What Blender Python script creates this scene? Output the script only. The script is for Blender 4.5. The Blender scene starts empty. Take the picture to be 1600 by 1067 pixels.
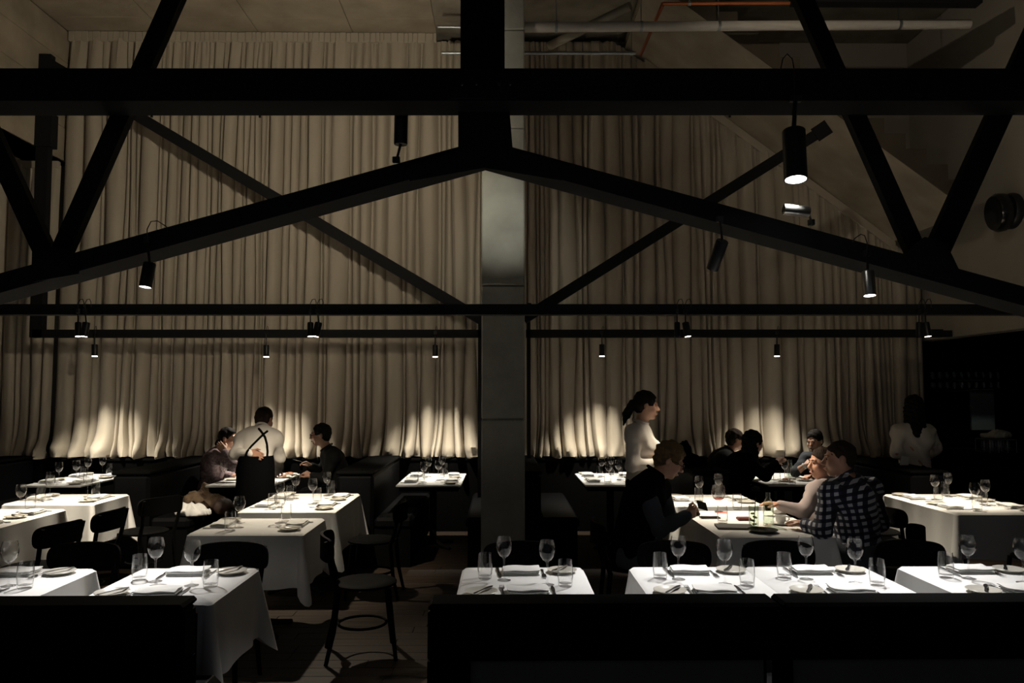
import bpy, math, random
import numpy as np
from mathutils import Vector, Matrix

# ------------------------------------------------------------------ camera, world, exposure
SC = bpy.context.scene
COL = SC.collection
F_PX = 1200.0                       # focal length in pixels of the 1600 x 1067 frame
CAM = Vector((0.0, 0.0, 1.70))
HORIZON, VPX = 614.0, 785.0
PITCH = math.atan((HORIZON - 533.5) / F_PX)
YAW = -math.atan((800.0 - VPX) / F_PX)
cd = bpy.data.cameras.new('camera'); cam = bpy.data.objects.new('camera', cd); COL.objects.link(cam)
cd.sensor_width = 36.0; cd.lens = 36.0 * F_PX / 1600.0; cd.clip_start = 0.05; cd.clip_end = 100
cam.location = CAM; cam.rotation_euler = (math.pi / 2 + PITCH, 0, YAW)
SC.camera = cam
CR = cam.rotation_euler.to_matrix()

world = bpy.data.worlds.new('world'); SC.world = world; world.use_nodes = True
world.node_tree.nodes['Background'].inputs[0].default_value = (0.80, 0.86, 1.0, 1)
world.node_tree.nodes['Background'].inputs[1].default_value = 0.028
SC.view_settings.view_transform = 'Standard'
SC.view_settings.look = 'None'
SC.view_settings.exposure = 0.0
SC.view_settings.gamma = 1.0
SC.view_settings.use_curve_mapping = False
try:
    SC.cycles.use_denoising = True
    SC.cycles.max_bounces = 8
    SC.cycles.transparent_max_bounces = 24
    SC.cycles.caustics_reflective = False
    SC.cycles.caustics_refractive = False
    SC.cycles.sample_clamp_indirect = 4.0
except Exception:
    pass

def at(px, py, Y):
    """point on the photograph's ray through (px, py) at depth Y"""
    d = CR @ Vector(((px - 800.0) / F_PX, -(py - 533.5) / F_PX, -1.0))
    return CAM + d * (Y / d.y)

def at_z(px, py, z):
    d = CR @ Vector(((px - 800.0) / F_PX, -(py - 533.5) / F_PX, -1.0))
    return CAM + d * ((z - CAM.z) / d.z)

rnd = random.Random(7)
PI = math.pi

# ------------------------------------------------------------------ materials
def mat(name, col, rough=0.6, metal=0.0, noise=0.0, nscale=6.0, bump=0.0, bscale=60.0, spec=0.5, sheen=0.0, stretch=None, coat=0.0):
    m = bpy.data.materials.new(name); m.use_nodes = True
    nt = m.node_tree; b = nt.nodes['Principled BSDF']
    b.inputs['Base Color'].default_value = (*col, 1)
    b.inputs['Roughness'].default_value = rough
    b.inputs['Metallic'].default_value = metal
    b.inputs['Specular IOR Level'].default_value = spec
    b.inputs['Sheen Weight'].default_value = sheen
    b.inputs['Coat Weight'].default_value = coat
    if noise or bump:
        tc = nt.nodes.new('ShaderNodeTexCoord'); mp = nt.nodes.new('ShaderNodeMapping')
        nt.links.new(tc.outputs['Object'], mp.inputs[0])
        if stretch: mp.inputs['Scale'].default_value = stretch
    if noise:
        n = nt.nodes.new('ShaderNodeTexNoise'); n.inputs['Scale'].default_value = nscale; n.inputs['Detail'].default_value = 6
        nt.links.new(mp.outputs[0], n.inputs['Vector'])
        r = nt.nodes.new('ShaderNodeValToRGB')
        r.color_ramp.elements[0].position = 0.3; r.color_ramp.elements[1].position = 0.7
        r.color_ramp.elements[0].color = (*[c * (1 - noise) for c in col], 1)
        r.color_ramp.elements[1].color = (*[min(1, c * (1 + noise)) for c in col], 1)
        nt.links.new(n.outputs[0], r.inputs[0]); nt.links.new(r.outputs[0], b.inputs['Base Color'])
    if bump:
        n2 = nt.nodes.new('ShaderNodeTexNoise'); n2.inputs['Scale'].default_value = bscale; n2.inputs['Detail'].default_value = 4
        nt.links.new(mp.outputs[0], n2.inputs['Vector'])
        bp = nt.nodes.new('ShaderNodeBump'); bp.inputs['Strength'].default_value = bump; bp.inputs['Distance'].default_value = 0.01
        nt.links.new(n2.outputs[0], bp.inputs['Height']); nt.links.new(bp.outputs[0], b.inputs['Normal'])
    return m

def emis(name, col, strength):
    m = bpy.data.materials.new(name); m.use_nodes = True
    b = m.node_tree.nodes['Principled BSDF']
    b.inputs['Base Color'].default_value = (0.8, 0.8, 0.8, 1)
    b.inputs['Emission Color'].default_value = (*col, 1); b.inputs['Emission Strength'].default_value = strength
    return m

def glassmat(name, col=(1, 1, 1)):
    """thin-walled glassware: clear wall with a Fresnel reflection"""
    m = bpy.data.materials.new(name); m.use_nodes = True
    nt = m.node_tree; nt.nodes.clear()
    o = nt.nodes.new('ShaderNodeOutputMaterial'); g = nt.nodes.new('ShaderNodeBsdfGlossy'); t = nt.nodes.new('ShaderNodeBsdfTransparent')
    x = nt.nodes.new('ShaderNodeMixShader'); lw = nt.nodes.new('ShaderNodeLayerWeight'); lw.inputs['Blend'].default_value = 0.5
    pw = nt.nodes.new('ShaderNodeMath'); pw.operation = 'POWER'; pw.inputs[1].default_value = 3.0; nt.links.new(lw.outputs['Facing'], pw.inputs[0])
    f = nt.nodes.new('ShaderNodeMath'); f.operation = 'MULTIPLY_ADD'; f.inputs[1].default_value = 0.88; f.inputs[2].default_value = 0.04; nt.links.new(pw.outputs[0], f.inputs[0])
    g.inputs['Color'].default_value = (1, 1, 1, 1); g.inputs['Roughness'].default_value = 0.0
    cr = nt.nodes.new('ShaderNodeValToRGB'); e = cr.color_ramp.elements      # longer path through the wall at grazing angles
    e[0].position = 0.55; e[0].color = (*[0.985 * c for c in col], 1); e[1].position = 0.97; e[1].color = (*[0.42 * c for c in col], 1)
    nt.links.new(lw.outputs['Facing'], cr.inputs[0]); nt.links.new(cr.outputs[0], t.inputs['Color'])
    nt.links.new(f.outputs[0], x.inputs[0]); nt.links.new(t.outputs[0], x.inputs[1]); nt.links.new(g.outputs[0], x.inputs[2]); nt.links.new(x.outputs[0], o.inputs[0])
    return m

def plaid(name, dark, light, size):
    m = bpy.data.materials.new(name); m.use_nodes = True
    nt = m.node_tree; b = nt.nodes['Principled BSDF']; b.inputs['Roughness'].default_value = 0.85
    tc = nt.nodes.new('ShaderNodeTexCoord'); mp = nt.nodes.new('ShaderNodeMapping')
    mp.inputs['Rotation'].default_value = (0, 0.12, 0.75)
    nt.links.new(tc.outputs['Object'], mp.inputs[0])
    sx = nt.nodes.new('ShaderNodeSeparateXYZ'); nt.links.new(mp.outputs[0], sx.inputs[0])
    def stripe(sock):
        a = nt.nodes.new('ShaderNodeMath'); a.operation = 'MULTIPLY'; a.inputs[1].default_value = 1.0 / size; nt.links.new(sock, a.inputs[0])
        f = nt.nodes.new('ShaderNodeMath'); f.operation = 'FRACT'; nt.links.new(a.outputs[0], f.inputs[0])
        g = nt.nodes.new('ShaderNodeMath'); g.operation = 'GREATER_THAN'; g.inputs[1].default_value = 0.5; nt.links.new(f.outputs[0], g.inputs[0])
        return g.outputs[0]
    s1 = stripe(sx.outputs['X']); s2 = stripe(sx.outputs['Z'])
    ad = nt.nodes.new('ShaderNodeMath'); ad.operation = 'ADD'; nt.links.new(s1, ad.inputs[0]); nt.links.new(s2, ad.inputs[1])
    h = nt.nodes.new('ShaderNodeMath'); h.operation = 'MULTIPLY'; h.inputs[1].default_value = 0.5; nt.links.new(ad.outputs[0], h.inputs[0])
    r = nt.nodes.new('ShaderNodeValToRGB'); r.color_ramp.interpolation = 'CONSTANT'
    r.color_ramp.elements[0].color = (*dark, 1); r.color_ramp.elements[1].position = 0.75; r.color_ramp.elements[1].color = (*light, 1)
    e = r.color_ramp.elements.new(0.25); e.color = (dark[0] * 1.6 + .015, dark[1] * 1.6 + .015, dark[2] * 1.6 + .02, 1)
    nt.links.new(h.outputs[0], r.inputs[0]); nt.links.new(r.outputs[0], b.inputs['Base Color'])
    return m

def curtainmat():
    m = mat('linen_curtain', (0.47, 0.415, 0.33), 0.95, noise=0.07, nscale=3.0, bump=0.15, bscale=260, spec=0.1, sheen=0.15, stretch=(1, 1, 0.25))
    return m

M = dict(
    concrete=mat('board_marked_concrete', (0.36, 0.31, 0.235), 0.9, noise=0.22, nscale=2.2, bump=0.25, bscale=18, spec=0.2),
    concrete_dark=mat('raw_concrete_ceiling', (0.25, 0.225, 0.18), 0.9, noise=0.25, nscale=3, bump=0.3, bscale=14, spec=0.2),
    stair_side=mat('shade_darkened_concrete', (0.085, 0.07, 0.05), 0.9, noise=0.15, nscale=3, bump=0.2, bscale=14, spec=0.2),  # shade on the stair's near side is put into this darker concrete colour
    column=mat('smooth_grey_concrete', (0.36, 0.36, 0.32), 0.85, noise=0.14, nscale=4, bump=0.3, bscale=25, spec=0.2),
    plaster=mat('grey_plaster', (0.30, 0.27, 0.225), 0.95, noise=0.06, nscale=2, bump=0.1, bscale=90, spec=0.2),
    curtain=curtainmat(),
    steel=mat('black_painted_steel', (0.014, 0.014, 0.015), 0.75, bump=0.05, bscale=40, spec=0.12),
    lampblack=mat('black_lamp_enamel', (0.012, 0.012, 0.013), 0.38, spec=0.5),
    lampmetal=mat('brushed_lamp_aluminium', (0.55, 0.55, 0.52), 0.3, metal=1.0),
    cable=mat('black_rubber_cable', (0.012, 0.012, 0.012), 0.5),
    leather=mat('black_leather', (0.003, 0.003, 0.0035), 0.6, bump=0.12, bscale=180, spec=0.06),
    panel=mat('black_wood_panel', (0.003, 0.003, 0.003), 0.8, spec=0.03),
    plinth=mat('grey_plinth_board', (0.20, 0.20, 0.17), 0.8, noise=0.1, nscale=5),
    chair=mat('black_lacquered_wood', (0.0028, 0.0028, 0.0028), 0.7, spec=0.04),
    wood=mat('dark_oak_floor', (0.030, 0.021, 0.015), 0.55, spec=0.25, noise=0.4, nscale=3.0, bump=0.1, bscale=30, stretch=(0.6, 9, 9)),
    cloth=mat('white_table_linen', (0.80, 0.80, 0.79), 0.9, noise=0.02, nscale=8, bump=0.08, bscale=300, spec=0.15),
    napkin=mat('white_napkin_linen', (0.82, 0.82, 0.80), 0.9, bump=0.1, bscale=250, spec=0.15),
    plate=mat('stoneware_glaze', (0.55, 0.53, 0.47), 0.28, noise=0.06, nscale=30),
    white_china=mat('white_china', (0.78, 0.77, 0.74), 0.2),
    cutlery=mat('polished_cutlery_steel', (0.42, 0.42, 0.43), 0.22, metal=1.0),
    glass=glassmat('clear_glass'),
    wine=glassmat('glass_with_red_wine', (0.95, 0.45, 0.4)),
    water=glassmat('bottle_glass', (0.93, 0.97, 0.93)),
    pipe=mat('white_painted_pipe', (0.62, 0.58, 0.52), 0.6, noise=0.05, nscale=8),
    galv=mat('galvanised_pipe', (0.35, 0.37, 0.38), 0.35, metal=0.8),
    copper=mat('copper_pipe', (0.55, 0.16, 0.06), 0.4, metal=0.6),
    lens_front=emis('lamp_lens_cool', (1, 0.97, 0.94), 14),
    lens_warm=emis('lamp_lens_warm', (1, 0.90, 0.74), 14),
    lens_off=mat('dark_lens', (0.02, 0.02, 0.02), 0.15),
    white_shirt=mat('white_cotton', (0.66, 0.62, 0.57), 0.9, bump=0.1, bscale=120, spec=0.15),
    pattern=mat('mauve_print_blouse', (0.25, 0.19, 0.20), 0.9, noise=0.5, nscale=45, spec=0.15),
    black_cloth=mat('black_cotton', (0.003, 0.003, 0.0035), 0.95, spec=0.02),
    charcoal=mat('charcoal_shirt', (0.013, 0.013, 0.013), 0.8, spec=0.12),
    slate=mat('slate_sleeve', (0.055, 0.062, 0.075), 0.9, spec=0.15),
    greyshirt=mat('pale_grey_shirt', (0.30, 0.25, 0.24), 0.9, spec=0.15),
    gingham=plaid('navy_gingham', (0.007, 0.009, 0.024), (0.55, 0.57, 0.62), 0.046),
    navytee=mat('navy_tee', (0.020, 0.025, 0.035), 0.9),
    tan=mat('tan_coat', (0.20, 0.135, 0.085), 0.9, noise=0.2, nscale=20),
    brown=mat('dark_brown_bag', (0.05, 0.028, 0.02), 0.6),
    skin_a=mat('skin_light', (0.56, 0.33, 0.23), 0.5, noise=0.06, nscale=30),
    skin_b=mat('skin_warm', (0.44, 0.235, 0.155), 0.5, noise=0.06, nscale=30),
    hair_black=mat('black_hair', (0.008, 0.006, 0.005), 0.75, spec=0.15, bump=0.6, bscale=90, stretch=(1, 1, 0.2)),
    hair_brown=mat('dark_brown_hair', (0.022, 0.013, 0.009), 0.75, spec=0.15, bump=0.6, bscale=90, stretch=(1, 1, 0.2)),
    hair_sandy=mat('sandy_brown_hair', (0.12, 0.075, 0.035), 0.75, spec=0.2, bump=0.8, bscale=80),
    eye=mat('dark_eye', (0.02, 0.015, 0.012), 0.2),
    lips=mat('lips', (0.36, 0.13, 0.11), 0.4),
    black_plastic=mat('black_gloss_plastic', (0.012, 0.012, 0.013), 0.2),
    menu=mat('black_menu_board', (0.035, 0.033, 0.032), 0.7),
    red=mat('dark_red_leather', (0.13, 0.02, 0.015), 0.5),
    food=mat('browned_food', (0.30, 0.12, 0.05), 0.6, noise=0.5, nscale=40),
    towel=mat('grey_white_towel', (0.45, 0.44, 0.38), 0.95),
    pale_panel=mat('pale_grey_panel', (0.30, 0.33, 0.31), 0.6, noise=0.1, nscale=4),
    greenglass=mat('dark_bottle_glass', (0.03, 0.035, 0.02), 0.12),
    citrus=mat('lime_slices', (0.35, 0.42, 0.14), 0.4),
    cream=mat('cream_label', (0.35, 0.33, 0.27), 0.7),
    watch=mat('white_watch', (0.7, 0.7, 0.68), 0.3),
)

# ------------------------------------------------------------------ mesh helpers
class MB:
    def __init__(s): s.v = []; s.f = []
    def add(s, vs, fs):
        o = len(s.v); s.v += [tuple(p) for p in vs]; s.f += [tuple(i + o for i in f) for f in fs]; return s
    def box(s, x0, x1, y0, y1, z0, z1, b=0.0):
        if b <= 0:
            vs = [(x, y, z) for x in (x0, x1) for y in (y0, y1) for z in (z0, z1)]
            return s.add(vs, [(0, 1, 3, 2), (4, 6, 7, 5), (0, 4, 5, 1), (2, 3, 7, 6), (0, 2, 6, 4), (1, 5, 7, 3)])
        # chamfered box: 24 vertices
        X, Y, Z = (x0, x1), (y0, y1), (z0, z1); vs = []; idx = {}
        for i in (0, 1):
            for j in (0, 1):
                for k in (0, 1):
                    sx, sy, sz = (b if i == 0 else -b), (b if j == 0 else -b), (b if k == 0 else -b)
                    idx[i, j, k, 0] = len(vs); vs.append((X[i], Y[j] + sy, Z[k] + sz))
                    idx[i, j, k, 1] = len(vs); vs.append((X[i] + sx, Y[j], Z[k] + sz))
                    idx[i, j, k, 2] = len(vs); vs.append((X[i] + sx, Y[j] + sy, Z[k]))
        fs = []
        for i in (0, 1):
            q = [idx[i, 0, 0, 0], idx[i, 1, 0, 0], idx[i, 1, 1, 0], idx[i, 0, 1, 0]]; fs.append(q if i else q[::-1])
            q = [idx[0, i, 0, 1], idx[0, i, 1, 1], idx[1, i, 1, 1], idx[1, i, 0, 1]]; fs.append(q if i else q[::-1])
            q = [idx[0, 0, i, 2], idx[1, 0, i, 2], idx[1, 1, i, 2], idx[0, 1, i, 2]]; fs.append(q if i else q[::-1])
        for i in (0, 1):
            for j in (0, 1):
                q = [idx[i, j, 0, 0], idx[i, j, 0, 1], idx[i, j, 1, 1], idx[i, j, 1, 0]]; fs.append(q if (i == j) else q[::-1])
                q = [idx[i, 0, j, 0], idx[i, 1, j, 0], idx[i, 1, j, 2], idx[i, 0, j, 2]]; fs.append(q if (i == j) else q[::-1])
                q = [idx[0, i, j, 1], idx[0, i, j, 2], idx[1, i, j, 2], idx[1, i, j, 1]]; fs.append(q if (i == j) else q[::-1])
        for i in (0, 1):
            for j in (0, 1):
                for k in (0, 1):
                    q = [idx[i, j, k, 0], idx[i, j, k, 1], idx[i, j, k, 2]]; fs.append(q if (i + j + k) % 2 else q[::-1])
        return s.add(vs, fs)
    def prism(s, pts, d):
        """closed polygon pts (3-D) pushed along vector d"""
        n = len(pts); a = [Vector(p) for p in pts]; d = Vector(d)
        fs = [tuple(range(n))[::-1], tuple(range(n, 2 * n))] + [(i, (i + 1) % n, n + (i + 1) % n, n + i) for i in range(n)]
        return s.add(a + [p + d for p in a], fs)
    def tube(s, path, r, n=10, cap=True):
        path = [Vector(p) for p in path]; m = len(path)
        rr = r if isinstance(r, (list, tuple)) else [r] * m
        vs = []; fs = []; prev = None
        for i, p in enumerate(path):
            t = (path[min(i + 1, m - 1)] - path[max(i - 1, 0)])
            if t.length < 1e-9: t = Vector((0, 0, 1))
            t.normalize()
            if prev is None:
                a = t.orthogonal().normalized()
            else:
                a = prev - t * prev.dot(t)
                a = a.normalized() if a.length > 1e-6 else t.orthogonal().normalized()
            prev = a; b = t.cross(a)
            for k in range(n):
                an = 2 * PI * k / n; vs.append(p + (a * math.cos(an) + b * math.sin(an)) * rr[i])
        for i in range(m - 1):
            for k in range(n):
                fs.append((i * n + k, i * n + (k + 1) % n, (i + 1) * n + (k + 1) % n, (i + 1) * n + k))
        if cap: fs += [tuple(range(n))[::-1], tuple(range((m - 1) * n, m * n))]
        return s.add(vs, fs)
    def lathe(s, prof, n=24, o=(0, 0, 0), ax=None):
        """profile of (r, h) turned about an axis through o"""
        o = Vector(o); ax = Vector(ax).normalized() if ax is not None else Vector((0, 0, 1))
        a = ax.orthogonal().normalized() if abs(ax.z) < 0.999 else Vector((1, 0, 0)); b = ax.cross(a)
        vs = []; fs = []; rows = []
        for r, h in prof:
            if r < 1e-6:
                rows.append([len(vs)]); vs.append(o + ax * h)
            else:
                rows.append(list(range(len(vs), len(vs) + n)))
                vs += [o + ax * h + (a * math.cos(2 * PI * k / n) + b * math.sin(2 * PI * k / n)) * r for k in range(n)]
        for A, B in zip(rows, rows[1:]):
            if len(A) == 1 and len(B) == 1: continue
            for k in range(n):
                k2 = (k + 1) % n
                if len(A) == 1: fs.append((A[0], B[k2], B[k]))
                elif len(B) == 1: fs.append((A[k], A[k2], B[0]))
                else: fs.append((A[k], A[k2], B[k2], B[k]))
        return s.add(vs, fs)
    def mesh(s, name, m, smooth=False):
        me = bpy.data.meshes.new(name); me.from_pydata(s.v, [], s.f); me.update()
        if m is not None: me.materials.append(m)
        if smooth:
            me.polygons.foreach_set('use_smooth', [True] * len(me.polygons))
            try: me.set_sharp_from_angle(angle=math.radians(40))
            except Exception: pass
        return me
    def build(s, name, m, parent=None, smooth=False, loc=None):
        return obj(name, s.mesh(name, m, smooth), parent, loc)

def obj(name, me, parent=None, loc=None, rotz=0):
    o = bpy.data.objects.new(name, me); COL.objects.link(o)
    if parent is not None: o.parent = parent
    if loc is not None: o.location = loc
    if rotz: o.rotation_euler = (0, 0, rotz)
    return o
def tag(o, label=None, cat=None, group=None, kind=None):
    if label: o['label'] = label
    if cat: o['category'] = cat
    if group: o['group'] = group
    if kind: o['kind'] = kind
    return o
def thing(name, label, cat, loc=(0, 0, 0), rotz=0, group=None):
    o = bpy.data.objects.new(name, None); COL.objects.link(o); o.empty_display_size = 0.1
    o.location = loc; o.rotation_euler = (0, 0, rotz)
    return tag(o, label, cat, group)
def copy_tree(o, parent=None):
    c = o.copy(); COL.objects.link(c); c.parent = parent
    for ch in list(o.children): copy_tree(ch, c)
    return c
def beam_px(mb, p0, p1, hw, Y0, Y1):
    """bar in a plane of constant depth: centre line given by two world points at Y0, half width hw, depth to Y1"""
    p0 = Vector(p0); p1 = Vector(p1); d = (p1 - p0).normalized(); n = Vector((-d.z, 0, d.x)) * hw
    pts = [p0 + n, p1 + n, p1 - n, p0 - n]
    for p in pts: p.y = Y0
    return mb.prism(pts, (0, Y1 - Y0, 0))
# ------------------------------------------------------------------ structure
YC = 9.70                                   # curtain plane
ZC = at(400, 52, YC).z                      # ceiling height
XL = at(108, 52, YC).x                      # inner face of the concrete bulkhead on the left
ZB = at(95, 252, YC).z                      # its underside
XR = 5.40                                   # right plaster wall
ZBAR = 2.37                                 # underside of the wall above the bar

fl = MB().box(-9, 9, -2, 12, -0.12, -0.022).build('floor', M['wood']); tag(fl, kind='structure')
plank_meshes = []
for k in range(4):
    L = (1.5, 1.2, 1.8, 1.0)[k]
    plank_meshes.append((L, MB().box(0, L - 0.003, 0, 0.137, -0.02, 0.0, 0.002).mesh('floor_plank', M['wood'])))
rest = MB()
r2 = random.Random(3)
yy = 0.0
while yy < 10:
    xx = -8.6 - r2.random()
    while xx < 7.5:
        L, me = plank_meshes[r2.randrange(4)]
        if 3.9 < yy < 7.0 and -2.4 < xx < 0.2:
            o = obj('floor_plank', me, fl, (xx, yy, r2.uniform(-0.001, 0.0)))
        else:
            rest.box(xx, xx + L - 0.003, yy, yy + 0.137, -0.021, -0.0005)
        xx += L
    yy += 0.14
o = rest.build('floor_plank_field', M['wood'], fl); o['kind'] = 'stuff'

tag(MB().box(-9, XR + .02, YC + 0.22, YC + 0.42, 0, ZC + 0.3).build('wall_back', M['plaster']), kind='structure')
tag(MB().box(-9.2, -9, -2, YC + 0.4, 0, ZC).build('wall_far_left', M['plaster']), kind='structure')

# concrete bulkhead on the left: formwork boards, each its own piece
wl = MB().box(XL - 0.5, XL - 0.012, 2.0, YC + 0.22, ZB, ZC).build('wall_left', M['concrete']); tag(wl, kind='structure')
nb = 4; hb = (ZC - ZB) / nb
for i in range(nb):
    for j, (ya, yb) in enumerate(((2.0, 5.9), (5.9, YC + 0.2))):
        MB().box(XL - 0.012, XL + 0.004 * ((i + j) % 2), ya + 0.004, yb - 0.004, ZB + i * hb + 0.005, ZB + (i + 1) * hb - 0.005, 0.004).build('concrete_board', M['concrete'], wl)
tag(MB().box(-9, XL - 0.012, 2.0, YC + 0.22, ZB, ZB + 0.2).build('ceiling_lower', M['concrete']), kind='structure')

# cast ceiling in panels
ce = MB().box(XL - 0.5, 9, -2, YC + 0.22, ZC + 0.015, ZC + 0.3).build('ceiling', M['concrete_dark']); tag(ce, kind='structure')
XS = at(683, 30, YC).x
xs = [XL, XL + 1.22, XL + 2.44, XL + 3.66, XS]
ys = [2.0, 4.4, 6.8, YC - 0.42, YC + 0.2]
for i in range(len(xs) - 1):
    for j in range(len(ys) - 1):
        MB().box(xs[i] + 0.004, xs[i + 1] - 0.004, ys[j] + 0.004, ys[j + 1] - 0.004, ZC - 0.002 * ((i * 3 + j) % 3), ZC + 0.02, 0.004).build('ceiling_panel', M['concrete'], ce)

# right wall over the bar, and the bar niche
tag(MB().box(XR, XR + 0.2, -2, YC + 0.22, ZBAR, ZC).build('wall_right', M['plaster']), kind='structure')
tag(MB().box(XR, XR + 0.2, -2, 6.3, 0, ZBAR).build('wall_right_lower', M['plaster']), kind='structure')
tag(MB().box(XR + 0.2, 7.6, 6.1, 10.9, ZBAR, ZBAR + 0.2).build('ceiling_bar', M['panel']), kind='structure')
tag(MB().box(7.4, 7.6, 6.1, 10.9, 0, ZBAR).build('wall_bar_side', M['panel']), kind='structure')
tag(MB().box(XR + 0.02, 7.4, 10.7, 10.9, 0, ZBAR).build('wall_bar_back', M['panel']), kind='structure')

# concrete stair rising to the left above the right half of the curtain
s0 = at(1000, 88, YC); s1 = at(1420, 395, YC); slope = (s1.z - s0.z) / (s1.x - s0.x)
YN = 8.07
def soff(x): return s0.z + slope * (x - s0.x)
XE = 5.02
st = thing('staircase', 'raw concrete staircase sloping down to the right above the curtain', 'staircase', (XE, YN, 0))
th = 0.12
xa = s0.x + (ZC - 0.02 - th - s0.z) / slope
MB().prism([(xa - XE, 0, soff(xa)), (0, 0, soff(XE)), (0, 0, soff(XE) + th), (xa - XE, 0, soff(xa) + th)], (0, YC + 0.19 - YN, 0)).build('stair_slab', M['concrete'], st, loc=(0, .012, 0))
run = 33.3 * YN / F_PX; rise = -slope * run
n = int((XE - xa) / run)
for i in range(n):
    x1 = XE - i * run; x0 = x1 - run
    zt = soff(x1) + th + rise + 0.06
    if zt > ZC - 0.02: continue
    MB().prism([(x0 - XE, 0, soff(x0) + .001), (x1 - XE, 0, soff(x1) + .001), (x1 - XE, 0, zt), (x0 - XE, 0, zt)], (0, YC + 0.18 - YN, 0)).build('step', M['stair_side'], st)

# concrete column
yc = 7.35
cl = at(752, 600, yc).x; cr_ = at(820, 600, yc).x
co = thing('concrete_column', 'square bare concrete column standing between the two curtains', 'column', ((cl + cr_) / 2, yc + 0.2, 0))
w = (cr_ - cl) / 2
zs = [0, at(785, 655, yc).z, at(785, 446, yc).z, at(785, 200, yc).z, at(785, 46, yc).z, ZC]
for a, b in zip(zs, zs[1:]):
    MB().box(-w, w, -0.2, 0.2, a + 0.003, b - 0.003, 0.012).build('cast_segment', M['column'], co)

# dark wainscot under the curtain
wn = thing('wall_wainscot', 'long black panelled ledge running under the curtains', 'panelling', (0, YC - 0.1, 0))
ZW = at(600, 716, YC - 0.1).z
MB().box(-8.9, XR - 0.02, 0, 0.3, 0, ZW - 0.03).build('panel', M['panel'], wn)
MB().box(-8.9, XR - 0.02, -0.015, 0.3, ZW - 0.03, ZW, 0.006).build('ledge', M['panel'], wn)

# ------------------------------------------------------------------ curtains
def curtain(label, x0, x1, ztop, seed, yoff=0.0, nrow=46, header=True, group=None):
    R = random.Random(seed)
    edges = [x0]
    while edges[-1] < x1 - 0.06: edges.append(edges[-1] + R.choice((0.05, 0.06, 0.07, 0.09, 0.11, 0.14, 0.18, 0.22)) * R.uniform(.85, 1.15))
    edges[-1] = x1
    nf = len(edges) - 1
    drift = [(R.uniform(-.035, .035), R.uniform(0, 6.28), R.uniform(.6, 1.5)) for _ in edges]
    amp = [min(0.13, 0.03 + 0.5 * (edges[i + 1] - edges[i])) * R.uniform(.6, 1.2) for i in range(nf)]
    off = [R.uniform(-.02, .025) for _ in range(nf)]
    skew = [R.uniform(.25, .75) for _ in range(nf)]
    gather = [R.uniform(-1, 1) for _ in range(nf)]; bul = [R.uniform(0, 1) for _ in range(nf)]
    fine = [R.uniform(0, 6.28) for _ in range(6)]
    per = 9
    us = []
    for i in range(nf):
        for k in range(per): us.append((i, k / per))
    us.append((nf - 1, 1.0))
    vt = [0, .003, .008, .015, .025, .04, .06, .085, .115, .15] + [.15 + .85 * (k / (nrow - 10)) for k in range(1, nrow - 9)]
    vs = []; fs = []
    zb = ZW + 0.004
    for v in vt:
        for (i, u) in us:
            xm = edges[i] + u * (edges[i + 1] - edges[i])
            zt = ztop(xm); z = zb + (zt - zb) * v
            hb_ = z - zb
            def ed(j):
                d = drift[j]
                e = edges[j] + d[0] * math.sin(d[1] + d[2] * z) * (1 if 0 < j < nf else 0)
                if hb_ < .5 and 0 < j < nf: e += .05 * math.sin(d[1] * 3 + 1) * (1 - hb_ / .5) ** 1.5
                return e
            x = ed(i) + u * (ed(i + 1) - ed(i))
            c = skew[i]; t = (u / c) if u < c else ((1 - u) / (1 - c))
            prof = 1 - (1 - t) ** 3.2
            top = max(0.0, 1 - (zt - z) / 0.5) if header else 0
            a = amp[i] * (1 - .55 * top)
            y = -a * prof - off[i] * (1 - top) * min(1, 4 * u * (1 - u) * 1.5)
            y -= .004 * math.sin(x * 61 + fine[0]) * (.3 + top * 2.2) + .003 * math.sin(x * 117 + fine[1] + z) * (.2 + top * 2)
            if hb_ < .55:                          # the cloth spreads and buckles where it meets the ledge
                q = (1 - hb_ / .55) ** 2
                y -= q * (.03 + .11 * bul[i] * prof + .03 * math.sin(x * 17 + hb_ * 13 * gather[i] + fine[2]) + .016 * math.sin(x * 41 - hb_ * 22 * gather[i] + fine[3]))
                y -= .055 * math.exp(-((hb_ - .07 - .05 * bul[i]) / .05) ** 2) * bul[i]
            if hb_ < .012: y += .03
            vs.append((x, YC + yoff + y, z + (.012 * math.sin(x * 23 + fine[4]) * (1 if v == 0 else 0) + .006)))
    nx = len(us)
    for r in range(len(vt) - 1):
        for k in range(nx - 1):
            fs.append((r * nx + k, r * nx + k + 1, (r + 1) * nx + k + 1, (r + 1) * nx + k))
    base = Vector(((x0 + x1) / 2, YC + yoff, 0))
    t = thing('curtain', label, 'curtain', base, group=group)
    mb = MB(); mb.v = [(p[0] - base.x, p[1] - base.y, p[2]) for p in vs]; mb.f = fs
    mb.build('pleated_fabric', M['curtain'], t, smooth=True)
    return t, base
xm = at(786, 500, YC).x
t, b = curtain('tall pleated beige curtain hanging left of the column', XL + 0.02, xm, lambda x: ZC - 0.11, 11)
hd = MB(); R = random.Random(5); x = XL + 0.02
while x < XS - 0.03:
    w_ = R.uniform(.05, .1); hd.box(x - b.x, min(XS, x + w_) - .003 - b.x, -0.05 - R.uniform(0, .012), 0.02, ZC - 0.135, ZC - 0.008, 0.006); x += w_
hd.build('gathered_header', M['curtain'], t)
t2, b2 = curtain('beige curtain under the low concrete soffit at the far left', -8.8, XL - 0.04, lambda x: ZB - 0.06, 12)
MB().box(-8.8 - b2.x, XL - 0.05 - b2.x, -0.045, 0.02, ZB - 0.10, ZB - 0.005, 0.006).build('gathered_header', M['curtain'], t2)
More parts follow.
